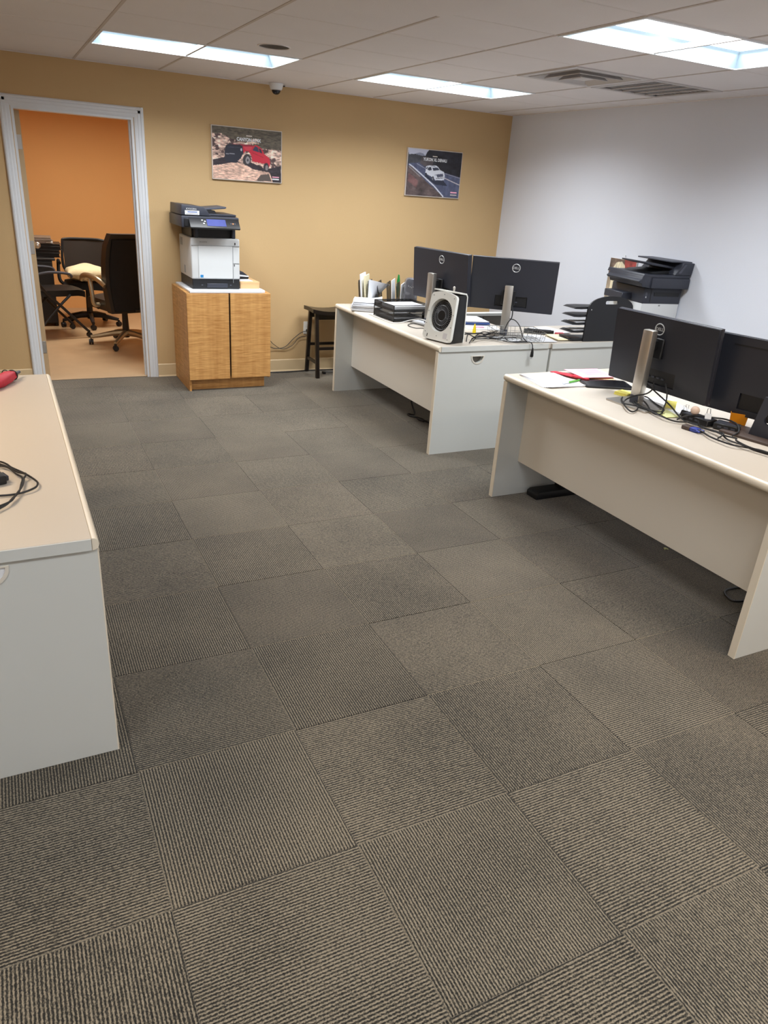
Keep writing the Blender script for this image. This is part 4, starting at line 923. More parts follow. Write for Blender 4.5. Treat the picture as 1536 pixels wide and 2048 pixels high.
B().tube([(-bw*1.03, -bd*1.05, bh*.5), (bw*1.03, -bd*1.05, bh*.5), (bw*1.03, bd*1.05, bh*.5), (-bw*1.03, bd*1.05, bh*.5)], 0.0015, 5, True).obj('rim', 'wire_steel', bk)
Z = 0.7495
def zz(pts, z0=Z, amp=0.006, seed=1):
    r = random.Random(seed); return [(a, b, z0+0.002+r.random()*amp) for a, b in pts]
cable('display_cable', 'black cable dropping from the right monitor to the wire basket, outer loop',
      [(3.235, 4.42, 0.985), (3.24, 4.40, 0.93), (3.21, 4.36, 0.88), (3.16, 4.33, 0.85), (3.12, 4.30, 0.80), (3.09, 4.24, 0.765)]+[(3.08, 4.17, 0.756), (3.10, 4.13, 0.756), (3.15, 4.125, 0.757), (3.205, 4.125, 0.757)], 0.004)
cable('display_cable', 'black cable dropping from the right monitor to the wire basket, inner loop',
      [(3.20, 4.38, 0.87), (3.235, 4.35, 0.865), (3.26, 4.32, 0.83), (3.255, 4.28, 0.79), (3.23, 4.22, 0.766), (3.215, 4.17, 0.757), (3.20, 4.13, 0.757)], 0.004)
cable('power_cable', 'black cable curving along the front edge of the middle desk', zz([(2.86, 4.27), (3.00, 4.25), (3.03, 4.19), (3.05, 4.14), (3.12, 4.135), (3.19, 4.13)], 0.755, 0.004, 3), 0.004)
cable('usb_cable', 'black tangled cable piled beside the fan on the middle desk', zz([(2.735, 4.145), (2.852, 4.289), (3.035, 4.456), (3.112, 4.476), (3.143, 4.444), (3.018, 4.296), (2.901, 4.232), (2.838, 4.239), (2.848, 4.342), (2.745, 4.20)], Z, 0.03, 4), 0.004)
cable('usb_cable', 'black cable rising from the pile toward the right post', zz([(2.80, 4.22), (2.859, 4.262), (2.999, 4.324), (3.10, 4.40), (3.20, 4.48)], 0.755, 0.02, 5), 0.004)
cable('usb_cable', 'black cable crossing under the wire basket', zz([(2.876, 4.446), (2.93, 4.412), (3.018, 4.43), (2.987, 4.326), (3.025, 4.269), (3.09, 4.235), (3.19, 4.249)], 0.756, 0.01, 6), 0.0035)
cable('usb_cable', 'black cable zigzagging at the back of the cable pile', zz([(2.78, 4.32), (2.86, 4.40), (2.94, 4.34), (3.02, 4.40), (3.08, 4.36), (3.12, 4.30), (3.02, 4.24), (2.90, 4.28), (2.80, 4.20)], 0.758, 0.03, 7), 0.004)
hp_ = thing('hanging_plug', 'black plug dangling over the edge of the middle desk', 'plug', (3.215, 4.098, 0.745))
B().tube(smooth_path([(-0.012, 0.03, 0.012), (-0.004, 0.005, 0.012), (0.0, -0.010, 0.0), (0.004, -0.012, -0.025)]), 0.0035).obj('cord', 'cable_black', hp_)
B().lathe([(0, 0.0), (0.005, 0.0), (0.010, -0.03), (0.012, -0.058), (0.009, -0.062), (0, -0.062)], 12, (0.005, -0.014, -0.022)).obj('plug_body', 'cable_black', hp_)
for dx in (-0.004, 0.004): B().box(0.005+dx-0.001, 0.005+dx+0.001, -0.017, -0.012, -0.098, -0.083).obj('pin', 'chrome', hp_, smooth=0)

# black shelf organizer
og = thing('shelf_organizer', 'black desktop organizer with arched side and five open shelves', 'organizer', (3.70, 4.135, 0.745), -0.06)
def side(y):
    x_ = 0.0
    pr_ = [(x_, 0.0), (0.40, 0.0), (0.40, 0.235)]+[(0.20+0.20*math.cos(a), 0.235+0.085*math.sin(a)) for a in [PI*k/14 for k in range(1, 14) if 0.20+0.20*math.cos(PI*k/14) > x_+0.01]]+[(x_, 0.235)]
    slot = rrect(0.145, 0.255, 0.262, 0.287, 0.011)
    return B().prism(pr_, y, y+0.012, 'y', holes=[slot])
side(0.0).obj('side_panel', 'black_plastic', og, smooth=0.5)
B().box(0.13, 0.40, 0.14, 0.152, 0.0, 0.225).obj('side_panel', 'black_plastic', og, smooth=0)
for k in range(5):
    z = 0.012+0.055*k
    pr_ = [(0.36, z), (0.36, z+0.006), (-0.02, z+0.012), (-0.09, z+0.010), (-0.12, z), (-0.10, z-0.004), (-0.05, z-0.006), (0.0, z-0.004)]
    B().prism([(a, b) for a, b in pr_], 0.012, 0.14, 'y').obj('shelf', 'black_plastic', og, smooth=0)
for (a, b) in ((0.03, 0.225), (0.375, 0.225), (0.37, 0.02)): B().cyl((a, -0.0005, b), 0.004, 0.002, 'y', 10).obj('screw', 'logo_silver', og, smooth=0)
B().box(0.36, 0.368, 0.012, 0.14, 0.0, 0.225).obj('back_panel', 'black_plastic', og, smooth=0)
sheet('paper_sheet', 'white paper on the second shelf of the black organizer', [(3.62, 4.16), (3.84, 4.15), (3.845, 4.255), (3.625, 4.265)], 0.8205, 'paper', 'paper', 0.004)
sheet('paper_sheet', 'white paper on the middle shelf of the black organizer', [(3.63, 4.16), (3.85, 4.15), (3.855, 4.255), (3.635, 4.265)], 0.8755, 'paper', 'paper', 0.006)
tag(B().tube(smooth_path([(3.97, 4.128, 0.752), (4.03, 4.11, 0.757), (4.08, 4.108, 0.765), (4.14, 4.115, 0.772), (4.2, 4.125, 0.775)]), 0.007, 8).obj('blue_cable', 'folder_blue'), 'blue cable curving out beside the black organizer foot', 'cable')

# second printer
pr = thing('dark_printer', 'dark multifunction printer by the white wall behind the right monitor', 'printer', (4.225, 4.16, 0.745), -0.13)
PW, PD = 0.335, 0.40
B().box(0, PW, 0, PD, 0.0, 0.268, 0.006, 2).obj('lower_body', 'printer_white', pr)
B().box(-0.002, PW, -0.003, PD, 0.262, 0.375, 0.006, 2).obj('upper_body', 'slate_plastic', pr)
B().box(0.09, PW-0.02, -0.006, 0.0, 0.318, 0.345).obj('rear_slot', 'black_plastic', pr, smooth=0)
B().box(0.06, 0.066, -0.005, 0.0, 0.275, 0.372).obj('seam', 'black_plastic', pr, smooth=0)
B().box(0.012, 0.028, -0.006, 0.0, 0.30, 0.345, 0.002).obj('usb_panel', 'slate_light', pr, smooth=0)
B().box(0.016, 0.022, -0.0075, -0.005, 0.305, 0.315).obj('usb_port', 'logo_silver', pr, smooth=0)
B().box(0.15, 0.165, -0.002, 0.002, 0.245, 0.256).obj('latch', 'printer_seam', pr, smooth=0)
B().box(-0.085, 0.002, 0.14, 0.37, 0.270, 0.322, 0.004).obj('output_shelf', 'slate_plastic', pr)
B().box(0.01, PW+0.012, -0.055, PD+0.01, 0.378, 0.452, 0.006, 2).obj('scanner_bed', 'slate_plastic', pr)
B().prism([(-0.10, 0.425), (-0.09, 0.412), (-0.07, 0.408), (-0.06, 0.385), (0.02, 0.378), (0.02, 0.452), (-0.07, 0.462), (-0.075, 0.442)], -0.045, 0.36, 'y', bev=0.003).obj('control_panel', 'slate_plastic', pr)
B().prism([(-0.07, 0.452), (PW+0.01, 0.452), (PW+0.01, 0.475), (0.02, 0.472), (-0.06, 0.478)], -0.045, PD, 'y', bev=0.003).obj('scanner_lid', 'slate_plastic', pr)
B().prism([(0.20, 0.475), (PW+0.015, 0.475), (PW+0.025, 0.562), (0.27, 0.562)], -0.05, PD-0.03, 'y', bev=0.004).obj('document_feeder', 'slate_plastic', pr)
B().prism([(0.225, 0.49), (0.245, 0.485), (0.292, 0.55), (0.275, 0.553)], -0.054, -0.048, 'y').obj('feeder_trim', 'slate_light', pr, smooth=0)
B().box(0.17, PW+0.025, -0.02, PD-0.02, 0.560, 0.570, 0.003).obj('feeder_lid', 'slate_light', pr)
B().prism([(0.26, 0.510), (0.26, 0.524), (0.06, 0.548), (-0.03, 0.556), (-0.03, 0.546), (0.05, 0.532)], 0.02, 0.30, 'y', bev=0.002).obj('feeder_tray', 'slate_plastic', pr)
B().prism([(0.02, 0.475), (0.20, 0.475), (0.20, 0.498), (0.06, 0.486)], 0.02, 0.32, 'y').obj('feeder_output', 'black_plastic', pr, smooth=0)

# ------------------------------------------------------------------ things on the right desk
ps_ = thing('report_papers', 'loose white printed sheets near the left end of right desk', 'paper', (2.665, 3.185, 0.7455), -0.10)
for k in range(5):
    o = B().box(-0.115, 0.115, -0.145, 0.145, 0, 0.0016).obj('sheet', 'paper' if k % 2 == 0 else 'paper_grey', ps_, smooth=0, loc=(0.004*k-0.008, -0.003*k, k*0.0018), rot=(0, 0, 0.035*(k-2)))
for k in range(9): B().box(-0.09, 0.09-0.01*(k % 3), 0.085-0.019*k, 0.087-0.019*k, 0.0, 0.0004).obj('print_line', 'ink_blue', o, smooth=0, loc=(0, 0, 0.0016))
pe = thing('green_pen', 'green and white pen lying on the printed sheets', 'pen', (2.73, 3.085, 0.7615), 0.25)
B().cyl((0.02, 0, 0), 0.006, 0.10, 'x', 12).obj('barrel', 'pen_green', pe)
B().cyl((-0.052, 0, 0), 0.0065, 0.045, 'x', 12).obj('cap', 'sticker_white', pe)
B().cyl((0.078, 0, 0), 0.004, 0.018, 'x', 10).obj('tip', 'cable_black', pe)
sheet('manila_folder', 'manila folder under the pink paper on the right desk', [(2.86, 3.13), (3.06, 3.10), (3.20, 3.33), (2.95, 3.355)], 0.7455, 'folder_manila', 'folder', 0.007)
rf = thing('red_folder', 'red folder edge under the pink paper on the right desk', 'folder', (2.87, 3.235, 0.753), 0.0)
B().prism([(-0.09, 0.10), (-0.05, 0.105), (0.02, 0.0), (0.02, -0.115), (-0.005, -0.115), (-0.04, -0.03)], 0.0, 0.004, 'z').obj('cover', 'folder_red', rf, smooth=0)
B().prism([(-0.04, -0.03), (0.02, 0.0), (0.02, -0.115), (-0.005, -0.115)], 0.004, 0.009, 'z').obj('flap', 'folder_red', rf, smooth=0)
pk = thing('pink_paper', 'pink printed form lying on the manila folder', 'paper', (2.985, 3.225, 0.763), -0.12)
B().box(-0.115, 0.115, -0.10, 0.10, 0, 0.002).obj('sheet', 'paper_pink', pk, smooth=0)
for k in range(6): B().box(-0.05, 0.09, 0.07-0.022*k, 0.074-0.022*k, 0.002, 0.0024).obj('print_line', 'ink_violet', pk, smooth=0)
tb = thing('tablet', 'black tablet lying flat in front of the large monitor', 'tablet', (2.935, 3.035, 0.7455), -0.42)
B().prism(rrect(-0.135, 0.135, -0.09, 0.09, 0.012), 0.0, 0.010, 'z', bev=0.002).obj('case', 'black_plastic', tb)
B().box(-0.125, 0.125, -0.080, 0.080, 0.0098, 0.0108).obj('glass', 'tablet_black', tb, smooth=0)
paper_stack('sticky_notes', 'yellow sticky note pad behind the tall silver post', 2.885, 2.835, 0.7455, 0.3, 4, 0.075, 0.075, 0.004, 0.006, 'sticky_yellow', 'sticky notes', 'note')
sheet('paper_sheet', 'white sheet under the cables beside the tall silver post', [(2.87, 2.47), (2.99, 2.42), (3.09, 2.72), (2.96, 2.77)], 0.7455, 'paper', 'paper', 0.002)
sheet('pale_note', 'pale yellow-green note sheet beside the tall post base', [(2.775, 2.43), (2.855, 2.42), (2.905, 2.59), (2.82, 2.60)], 0.7478, 'sticky_pale', 'note', 0.002)
yn = thing('tented_note', 'yellow sticky note standing bent under the large monitor', 'note', (2.915, 2.545, 0.7478), -0.9)
B().slab_grid(lambda u, v: ((u-.5)*0.055, 0.02*v*v, 0.002+0.045*v-0.008*v*v), 4, 6, 0.001).obj('sheet', 'sticky_yellow', yn)
bc = thing('binder_clips', 'silver and black binder clip beside the pale ball', 'clip', (2.905, 2.44, 0.7478), 0.3)
B().prism([(-0.018, 0), (0.018, 0), (0.004, 0.024), (-0.004, 0.024)], -0.016, 0.016, 'y').obj('jaw', 'black_plastic', bc, smooth=0)
for s in (-1, 1): B().tube([(s*0.003, -0.010, 0.022), (s*0.014, -0.007, 0.05), (s*0.014, 0.007, 0.05), (s*0.003, 0.010, 0.022)], 0.0014, 5).obj('wire', 'chrome', bc)
bc2 = thing('white_clip', 'white and black clip lying on the black docking boxes', 'clip', (2.888, 2.29, 0.7785), 0.8)
B().prism([(-0.016, 0), (0.016, 0), (0.004, 0.022), (-0.004, 0.022)], -0.014, 0.014, 'y').obj('jaw', 'sticker_white', bc2, smooth=0)
B().tube([(0.003, -0.008, 0.02), (0.014, -0.006, 0.042), (0.014, 0.006, 0.042), (0.003, 0.008, 0.02)], 0.0016, 5).obj('wire', 'wire_black', bc2)
for nm, lb, cx, cy, rz, w, d in (('docking_box', 'long flat black docking box nearer the pale ball', 2.885, 2.335, -1.50, 0.150, 0.072), ('docking_box', 'flat black docking box beside the orange cup', 2.925, 2.205, -1.15, 0.105, 0.075)):
    t = thing(nm, lb, 'docking box', (cx, cy, 0.7478 if 'longer' in lb else 0.746), rz, 'docking boxes on the right desk')
    B().box(-w/2, w/2, -d/2, d/2, 0.002, 0.030, 0.003).obj('shell', 'black_plastic', t)
    B().box(-w/2+0.006, w/2-0.006, -d/2+0.006, d/2-0.006, 0.0298, 0.0315, 0.0005).obj('top_plate', 'slate_plastic', t, smooth=0)
    for k in range(3): B().box(-w/2+0.02+k*0.03, -w/2+0.038+k*0.03, -d/2-0.0008, -d/2+0.002, 0.012, 0.020).obj('port', 'slate_light', t, smooth=0)
    B().box(-w/2+0.01, w/2-0.01, -d/2+0.01, d/2-0.01, 0.0, 0.003).obj('foot', 'cable_black', t, smooth=0)
tag(B().ball((2.868, 2.352, 0.7995), 0.021).cyl((2.868, 2.352, 0.7785), 0.010, 0.004, 'z', 16).obj('pale_ball', 'beige_ball'), 'pale beige ball resting on the black docking box', 'ball')
oc = thing('orange_cup', 'small translucent orange cup on the right desk', 'cup', (3.045, 2.245, 0.7455), -0.9)
cupf = B()
for s in (0,):
    outer = rrect(-0.040, 0.040, -0.028, 0.028, 0.008); inn = rrect(-0.037, 0.037, -0.025, 0.025, 0.006)
    t_ = bmesh.new()
    def ring(pts, z, k): return [cupf.bm.verts.new((a*k, b*k, z)) for a, b in pts]
    o0, o1, i1, i0 = ring(outer, 0, .86), ring(outer, 0.062, 1), ring(inn, 0.062, 1), ring(inn, 0.004, .86); t_.free()
    n_ = len(o0)
    for a, b in ((o0, o1), (o1, i1), (i1, i0)):
        for k in range(n_): cupf.bm.faces.new((a[k], a[(k+1) % n_], b[(k+1) % n_], b[k]))
    cupf.bm.faces.new(o0); cupf.bm.faces.new(i0)
cupf.obj('cup_wall', 'orange_plastic', oc)
vg = thing('vga_adapter', 'blue and dark grey video connector near the desk edge', 'connector', (2.742, 2.235, 0.7455), -1.45)
B().box(-0.050, -0.008, -0.021, 0.021, 0.0, 0.018, 0.003).obj('shell', 'dark_brown', vg)
B().prism(rrect(-0.010, 0.030, -0.019, 0.019, 0.006), 0.001, 0.017, 'z', bev=0.003).obj('plug', 'vga_blue', vg)
for sy in (-0.016, 0.016): B().cyl((0.036, sy, 0.009), 0.005, 0.018, 'x', 10).obj('thumb_screw', 'vga_blue', vg)
B().lathe([(0, 0), (0.008, 0), (0.005, 0.025), (0, 0.025)], 10, Mx=Matrix.Translation((0.03, 0, 0.009)) @ Matrix.Rotation(PI/2, 4, 'Y')).obj('strain_relief', 'cable_black', vg)
zc = 0.7515
R_ = 0.0038
cable('monitor_cable', 'black cable coiled twice at the foot of the tall silver post', zz([(2.90, 2.80), (2.865, 2.745), (2.769, 2.63), (2.755, 2.559), (2.775, 2.482), (2.832, 2.504), (2.893, 2.621), (2.93, 2.72), (2.885, 2.721), (2.809, 2.60), (2.751, 2.506)], zc, 0.016, 11), R_)
cable('monitor_cable', 'black cable hanging from the large monitor, passing left of its post', [(2.85, 2.625, 0.875), (2.83, 2.60, 0.845), (2.795, 2.60, 0.82), (2.76, 2.64, 0.80), (2.745, 2.68, 0.77), (2.72, 2.66, 0.756), (2.76, 2.61, 0.756)], R_)
cable('monitor_cable', 'black cable sloping from the post down to the docking boxes', [(2.83, 2.655, 0.86), (2.85, 2.58, 0.82), (2.86, 2.50, 0.785), (2.83, 2.40, 0.757), (2.803, 2.321, 0.755), (2.821, 2.252, 0.755)], R_)
cable('monitor_cable', 'black cable bending down right of the tall post', [(2.865, 2.56, 0.875), (2.845, 2.52, 0.84), (2.84, 2.51, 0.80), (2.82, 2.50, 0.765), (2.79, 2.475, 0.755), (2.744, 2.472, 0.755), (2.765, 2.537, 0.757)], R_)
cable('monitor_cable', 'long black cable running from the post along the desk to the right', zz([(2.80, 2.76), (2.749, 2.711), (2.661, 2.581), (2.659, 2.536), (2.736, 2.581), (2.814, 2.677), (2.90, 2.80), (2.87, 2.77), (2.797, 2.681), (2.751, 2.596), (2.754, 2.523), (2.731, 2.406), (2.753, 2.35), (2.814, 2.305), (2.81, 2.232), (2.80, 2.14), (2.775, 2.07), (2.755, 1.975), (2.77, 1.909), (2.80, 1.75)], zc, 0.010, 12), R_)
cable('monitor_cable', 'black cable trailing from the blue connector toward the right', zz([(2.748, 2.185), (2.718, 2.124), (2.713, 2.053), (2.721, 1.994), (2.78, 1.945), (2.80, 1.90), (2.81, 1.75)], zc, 0.006, 13), R_)
cable('monitor_cable', 'black cable lying over the docking boxes', [(2.78, 2.369, 0.757), (2.835, 2.36, 0.775), (2.87, 2.31, 0.784), (2.91, 2.27, 0.785), (2.945, 2.235, 0.785), (2.94, 2.17, 0.783), (2.90, 2.12, 0.765), (2.84, 2.10, 0.757)], R_)
cable('monitor_cable', 'black cable crossing in front of the broad black stand', zz([(2.804, 2.18), (2.78, 2.093), (2.80, 2.05), (2.765, 2.02), (2.76, 1.95), (2.775, 1.88), (2.79, 1.74)], zc+0.006, 0.008, 14), R_)
cable('monitor_cable', 'black cable knotted below the docking boxes', zz([(2.84, 2.30), (2.80, 2.25), (2.775, 2.20), (2.80, 2.17), (2.79, 2.11), (2.735, 2.09)], zc+0.004, 0.010, 15), R_)

# ------------------------------------------------------------------ things on the left desk
for k, (lb, pts) in enumerate((('black cable making the widest loop on the left desk', [(-0.13, 2.62), (-0.086, 2.596), (-0.065, 2.561), (-0.053, 2.526), (-0.016, 2.468), (0.012, 2.392), (0.016, 2.355), (0.006, 2.326), (-0.025, 2.304), (-0.063, 2.299), (-0.14, 2.305)]),
        ('black cable folded back on itself on the left desk, inner strand', [(-0.13, 2.56), (-0.087, 2.547), (-0.061, 2.52), (-0.041, 2.46), (-0.025, 2.425), (-0.03, 2.361), (-0.038, 2.301), (-0.058, 2.254), (-0.078, 2.209), (-0.13, 2.155)]),
        ('black cable folded back on itself on the left desk, outer strand', [(-0.12, 2.60), (-0.063, 2.529), (-0.035, 2.474), (-0.013, 2.437), (-0.021, 2.409), (-0.028, 2.347), (-0.046, 2.277), (-0.067, 2.225), (-0.13, 2.17)]))):
    cable('desk_cable', lb, zz(pts, 0.7475+0.003*k, 0.006, 20+k), 0.0032, group='cables on the left desk')
ad = thing('power_adapter', 'black power adapter block at the left edge of the left desk', 'adapter', (-0.125, 2.415, 0.7455), 0.35)
B().box(-0.055, 0.05, -0.03, 0.03, 0, 0.03, 0.005, 2).obj('block', 'black_plastic', ad)
B().box(0.049, 0.060, -0.02, 0.02, 0.006, 0.024, 0.003).obj('socket_end', 'slate_plastic', ad)
um = thing('folded_umbrella', 'red folded umbrella with black strap on the left desk', 'umbrella', (0.012, 3.765, 0.7455), math.atan2(-0.18, -0.16)+0.25)
um.scale = (0.76, 0.76, 0.76)
prfu = [(0, 0.0), (0.012, 0.0), (0.013, 0.05), (0.016, 0.06), (0.028, 0.09), (0.036, 0.16), (0.038, 0.24), (0.030, 0.33), (0.02, 0.36), (0, 0.362)]
Mu = Matrix.Translation((0, 0, 0.036)) @ Matrix.Rotation(PI/2, 4, 'Y')
t_ = B(); seg = 20; rings = []
for r, z in [(0.016, 0.055), (0.026, 0.085), (0.034, 0.15), (0.036, 0.24), (0.030, 0.33), (0.018, 0.36)]:
    rings.append([Mu @ Vector((r*(1+0.12*math.sin(5*a+z*20))*math.cos(a), r*(1+0.12*math.sin(5*a+z*20))*math.sin(a), z)) for a in [2*PI*k/30 for k in range(31)]])
t_.grid(rings); t_.obj('canopy', 'umbrella_red', um)
B().lathe([(0, 0.0), (0.009, 0.0), (0.011, 0.05), (0.016, 0.058), (0, 0.06)], 16, Mx=Mu).obj('tip_cap', 'slate_light', um)
B().torus((0, 0, 0.085), 0.029, 0.004, 'z', 24, 6, Mx=Mu).obj('strap', 'cable_black', um)
B().torus((0, 0, 0.105), 0.031, 0.003, 'z', 24, 6, Mx=Mu @ Matrix.Rotation(0.3, 4, 'X')).obj('strap', 'cable_black', um)
B().lathe([(0, 0.36), (0.015, 0.36), (0.016, 0.41), (0.010, 0.42), (0, 0.42)], 16, Mx=Mu).obj('handle', 'cable_black', um)

# ------------------------------------------------------------------ things on the floor
ft = thing('footrest', 'black metal foot bar on the carpet under the right desk', 'footrest', (2.83, 3.265, 0.0), 0.0)
B().prism([(-0.105, 0.0), (0.45, 0.0), (0.45, 0.045), (-0.085, 0.045), (-0.105, 0.032)], -0.055, 0.045, 'y', bev=0.003).obj('foot', 'black_plastic', ft)
B().box(0.09, 0.15, -0.03, 0.03, 0.045, 0.40, 0.003).obj('upright', 'black_plastic', ft)
tag(B().prism([(2.985, 2.425), (2.998, 2.43), (3.008, 2.42), (3.006, 2.438), (2.994, 2.442)], 0.001, 0.006, 'z').obj('paper_scrap', 'sticky_pale', smooth=0), 'tiny pale paper scrap on the carpet under the right desk', 'scrap')
cable('floor_cable', 'black cable looped on the carpet at the near end of right desk', [(2.99, 1.86, 0.006), (2.93, 1.875, 0.008), (2.88, 1.90, 0.006), (2.90, 1.96, 0.006), (2.95, 1.985, 0.006), (3.04, 1.975, 0.006), (3.12, 1.93, 0.006)], 0.005)
pb = thing('floor_plug', 'black plug lying on the carpet by the near end of right desk', 'plug', (2.90, 1.84, 0.0), 0.6)
B().box(-0.04, 0.04, -0.014, 0.014, 0.0, 0.026, 0.006, 2).obj('plug_body', 'cable_black', pb); B().box(0.04, 0.07, -0.006, 0.006, 0.006, 0.018, 0.003).obj('strain_relief', 'cable_black', pb)
cable('floor_cable', 'black cable bundle coiled on the carpet under the middle desk', [(2.80, 5.02, 0.25), (2.83, 5.03, 0.10), (2.85, 5.00, 0.01), (2.80, 5.02, 0.008), (2.79, 4.97, 0.008), (2.83, 4.90, 0.010), (2.85, 4.84, 0.010), (2.82, 4.80, 0.012), (2.80, 4.86, 0.016), (2.84, 4.78, 0.012), (2.85, 4.66, 0.010), (2.86, 4.5, 0.01)], 0.007)

# ------------------------------------------------------------------ room behind the door
def star_base(t, r, mleg, h=0.075, rot=0.0):
    hub = B().cyl((0, 0, h+0.03), 0.032, 0.06, 'z', 16).obj('hub', 'black_plastic', t)
    for k in range(5):
        a = rot+2*PI*k/5; c, s = math.cos(a), math.sin(a)
        B().tube([(0.02*c, 0.02*s, h+0.045), (0.12*c, 0.12*s, h+0.04), (r*c, r*s, h)], 0.02, 8, radii=[0.034, 0.028, 0.018]).obj('base_arm', mleg, t)
        cs = B().cyl((0, 0.012, 0.027), 0.027, 0.018, 'y', 16).cyl((0, -0.012, 0.027), 0.027, 0.018, 'y', 16).box(-0.012, 0.012, -0.006, 0.006, 0.02, 0.07)
        cs.obj('caster', 'black_plastic', t, loc=(r*c, r*s, 0), rot=(0, 0, a+PI/2+0.5*k))
    B().cyl((0, 0, 0.24), 0.036, 0.30, 'z', 16, 0.026).obj('gas_lift', 'black_plastic', t)
ex = thing('executive_chair', 'tall black executive chair with champagne arms just inside the doorway', 'office chair', (1.07, 8.03, 0), 0.34, 'chairs in the orange room')
star_base(ex, 0.345, 'champagne', rot=PI-0.14-0.34)
B().slab_grid(lambda u, v: ((u-.5)*0.50, (v-.5)*0.50+0.04, 0.50-0.03*abs(2*u-1)**3-0.05*max(0, v-.75)**2*8), 12, 12, 0.10).obj('seat', 'leather_black', ex)
def bk_(u, v):
    z = 0.36+0.74*v; x = (u-.5)*(0.50+0.06*math.sin(PI*v))*(1-0.12*max(0, v-0.85)/0.15)
    return (x, -0.26-0.05*v+0.03*abs(2*u-1)**2+0.03*math.sin(PI*v), z)
cush = B(); F_ = [[bk_(i/14, j/14) for j in range(15)] for i in range(15)]
cush.grid(F_); Bk = [[(p[0], p[1]+0.09+0.05*math.sin(PI*i/14)*math.sin(PI*j/14), p[2]) for j, p in enumerate(r)] for i, r in enumerate(F_)]
cush.grid(Bk)
for e in (0, 14): cush.grid([F_[e], Bk[e]]); cush.grid([[r[e] for r in F_], [r[e] for r in Bk]])
bmesh.ops.remove_doubles(cush.bm, verts=cush.bm.verts, dist=1e-5)
cush.obj('backrest', 'leather_black', ex)
sh = B().slab_grid(lambda u, v: ((u-.5)*(0.44+0.05*math.sin(PI*v)), -0.275-0.05*v+0.028*abs(2*u-1)**2+0.03*math.sin(PI*v), 0.39+0.66*v), 10, 12, 0.012); sh.obj('back_shell', 'fabric_black', ex)
B().cyl((0.06, -0.318, 1.0), 0.020, 0.006, 'y', 20).obj('badge', 'logo_silver', ex)
for s in (-1, 1):
    B().tube(smooth_path([(s*0.20, 0.02, 0.42), (s*0.30, 0.02, 0.42), (s*0.315, 0.02, 0.52), (s*0.315, 0.05, 0.66)]), 0.022, 8).obj('arm_post', 'champagne', ex)
    B().tube(smooth_path([(s*0.28, -0.20, 0.62), (s*0.31, -0.10, 0.675), (s*0.315, 0.08, 0.69), (s*0.31, 0.20, 0.67), (s*0.30, 0.25, 0.63)]), 0.026, 10).obj('armrest', 'champagne', ex)
B().box(-0.10, 0.10, -0.10, 0.12, 0.37, 0.41, 0.01).obj('mechanism', 'black_plastic', ex)
B().tube([(-0.10, 0.05, 0.385), (-0.22, 0.09, 0.375)], 0.008, 8).ball((-0.23, 0.092, 0.375), 0.018).obj('tilt_lever', 'black_plastic', ex)
B().box(-0.03, 0.03, -0.29, -0.05, 0.375, 0.395, 0.004).obj('back_bracket', 'black_plastic', ex)

mc = thing('mesh_chair', 'black mesh-back office chair holding a cream fleece cushion', 'office chair', (0.84, 9.14, 0), PI-0.1, 'chairs in the orange room')
star_base(mc, 0.31, 'black_plastic', rot=0.4)
B().slab_grid(lambda u, v: ((u-.5)*0.48, (v-.5)*0.46, 0.49-0.02*abs(2*u-1)**3), 10, 10, 0.07).obj('seat', 'fabric_black', mc)
B().slab_grid(lambda u, v: ((u-.5)*0.44, -0.24-0.06*v+0.05*abs(2*u-1)**2, 0.58+0.32*v), 10, 8, 0.006).obj('mesh_back', 'chair_mesh', mc)
B().tube(smooth_path([(-0.22, -0.19, 0.58), (-0.225, -0.25, 0.86), (-0.19, -0.265, 0.905), (0, -0.30, 0.91), (0.19, -0.265, 0.905), (0.225, -0.25, 0.86), (0.22, -0.19, 0.58), (0, -0.24, 0.56)], 6, True), 0.014, 8, True).obj('back_frame', 'black_plastic', mc)
B().bar((0, -0.10, 0.42), (0, -0.27, 0.60), 0.05, 0.02).obj('back_bracket', 'black_plastic', mc, smooth=0)
for s in (-1, 1): B().tube(smooth_path([(s*0.22, 0.0, 0.44), (s*0.28, 0.0, 0.50), (s*0.28, -0.05, 0.68), (s*0.27, 0.10, 0.70), (s*0.26, 0.16, 0.69)]), 0.018, 8).obj('armrest', 'black_plastic', mc)
def cushf(u, v, s): 
    a = max(0.0, math.sin(PI*u))**0.35*max(0.0, math.sin(PI*v))**0.35
    return (0.62+0.42*u, 8.88+0.40*v, 0.585+s*0.09*a+0.01*math.sin(9*u)*math.sin(7*v))
cu_ = B(); cu_.grid([[cushf(i/18, j/18, 1) for j in range(19)] for i in range(19)]); cu_.grid([[cushf(i/18, j/18, -1) for j in range(19)] for i in range(19)])
bmesh.ops.remove_doubles(cu_.bm, verts=cu_.bm.verts, dist=0.002)
tag(cu_.obj('fleece_cushion', 'fleece', None, 1.5), 'cream fleece cushion on the mesh chair in the orange room', 'cushion')

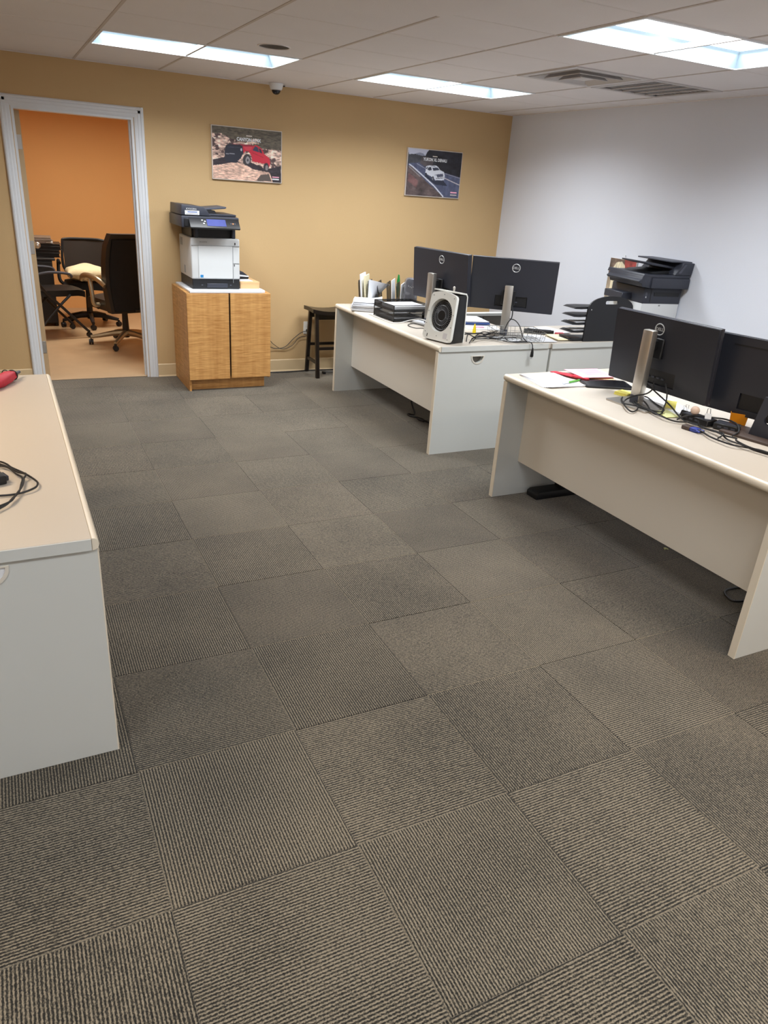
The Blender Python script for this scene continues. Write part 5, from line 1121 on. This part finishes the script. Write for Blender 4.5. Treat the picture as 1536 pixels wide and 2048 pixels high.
nc = thing('nesting_chair', 'black folding side chair on casters at the left in doorway', 'folding chair', (0.45, 8.62, 0), -PI/2+0.25, 'chairs in the orange room')
B().slab_grid(lambda u, v: ((u-.5)*0.44*(0.9+0.1*math.sin(PI*v)), -0.20+0.46*v, 0.50-0.015*abs(2*u-1)**2-0.05*max(0, v-.8)**2*10), 10, 12, 0.06).obj('seat', 'leather_black', nc)
for s in (-1, 1):
    B().tube(smooth_path([(s*0.23, -0.30, 0.86), (s*0.24, -0.20, 0.55), (s*0.24, 0.02, 0.30), (s*0.25, 0.24, 0.065)]), 0.014, 8).obj('leg', 'black_plastic', nc)
    B().tube(smooth_path([(s*0.22, 0.10, 0.44), (s*0.23, -0.08, 0.28), (s*0.24, -0.28, 0.065)]), 0.014, 8).obj('leg', 'black_plastic', nc)
    for y in (0.245, -0.285): B().cyl((s*0.25, y, 0.028), 0.028, 0.03, 'x', 16).box(s*0.25-0.012, s*0.25+0.012, y-0.008, y+0.008, 0.03, 0.075).obj('caster', 'black_plastic', nc)
    B().tube(smooth_path([(s*0.24, -0.24, 0.64), (s*0.26, -0.10, 0.67), (s*0.265, 0.08, 0.655), (s*0.26, 0.12, 0.62)]), 0.013, 8).obj('armrest', 'slate_light', nc)
B().slab_grid(lambda u, v: ((u-.5)*0.44, -0.30-0.05*(1-abs(2*u-1)**2)+0.02*v, 0.62+0.26*v), 10, 6, 0.012).obj('backrest', 'fabric_black', nc)
bc3 = thing('black_cabinet', 'black low cabinet carrying a stack of folders in the orange room', 'cabinet', (0.33, 9.36, 0))
B().box(-0.17, 0.17, -0.24, 0.24, 0.03, 0.70, 0.004).obj('body', 'cabinet_black', bc3, smooth=0)
B().box(-0.165, 0.165, -0.256, -0.240, 0.04, 0.69, 0.003).obj('door', 'cabinet_black', bc3, smooth=0)
B().box(-0.18, 0.20, -0.26, 0.25, 0.70, 0.725, 0.003).obj('top', 'binder_black', bc3, smooth=0)
for (a, b) in ((-0.15, -0.21), (0.15, -0.21), (-0.15, 0.21), (0.15, 0.21)): B().cyl((a, b, 0.015), 0.02, 0.03, 'z', 12).obj('foot', 'black_plastic', bc3)
zz_ = 0.726
names = ['lowest black binder of the stack on the black cabinet', 'second black binder from the bottom on the black cabinet', 'third black binder from the bottom on the black cabinet', 'wide black binder in the upper half of the cabinet stack', 'grey binder with a pale clip near the top of the stack', 'grey binder topmost on the black cabinet']
for k, lb in enumerate(names):
    th = (0.045, 0.035, 0.035, 0.03, 0.035, 0.03)[k]; w = (0.40, 0.42, 0.44, 0.44, 0.36, 0.34)[k]; m = 'binder_black' if k < 4 else 'binder_grey'
    t = thing('binder', lb, 'binder', (0.36+(0.03 if k < 4 else -0.01), 9.33-0.01*k, zz_), (0.05, -0.06, 0.03, 0.0, 0.06, -0.04)[k], 'binders stacked in the orange room')
    B().box(-w/2, w/2, -0.15, 0.15, 0, 0.004, 0.001).obj('cover', m, t, smooth=0); B().box(-w/2, w/2, -0.15, 0.15, th-0.005, th-0.001, 0.001).obj('cover', m, t, smooth=0)
    B().box(-w/2, -w/2+0.004, -0.15, 0.15, 0.004, th-0.005).obj('spine', m, t, smooth=0)
    B().box(-w/2+0.006, w/2-0.012, -0.14, 0.14, 0.004, th-0.005).obj('pages', 'binder_black' if k < 4 else 'paper_grey', t, smooth=0)
    if k == 4: B().box(w/2-0.08, w/2-0.01, -0.158, -0.15, 0.008, 0.026, 0.002).obj('clip', 'logo_silver', t)
    zz_ += th
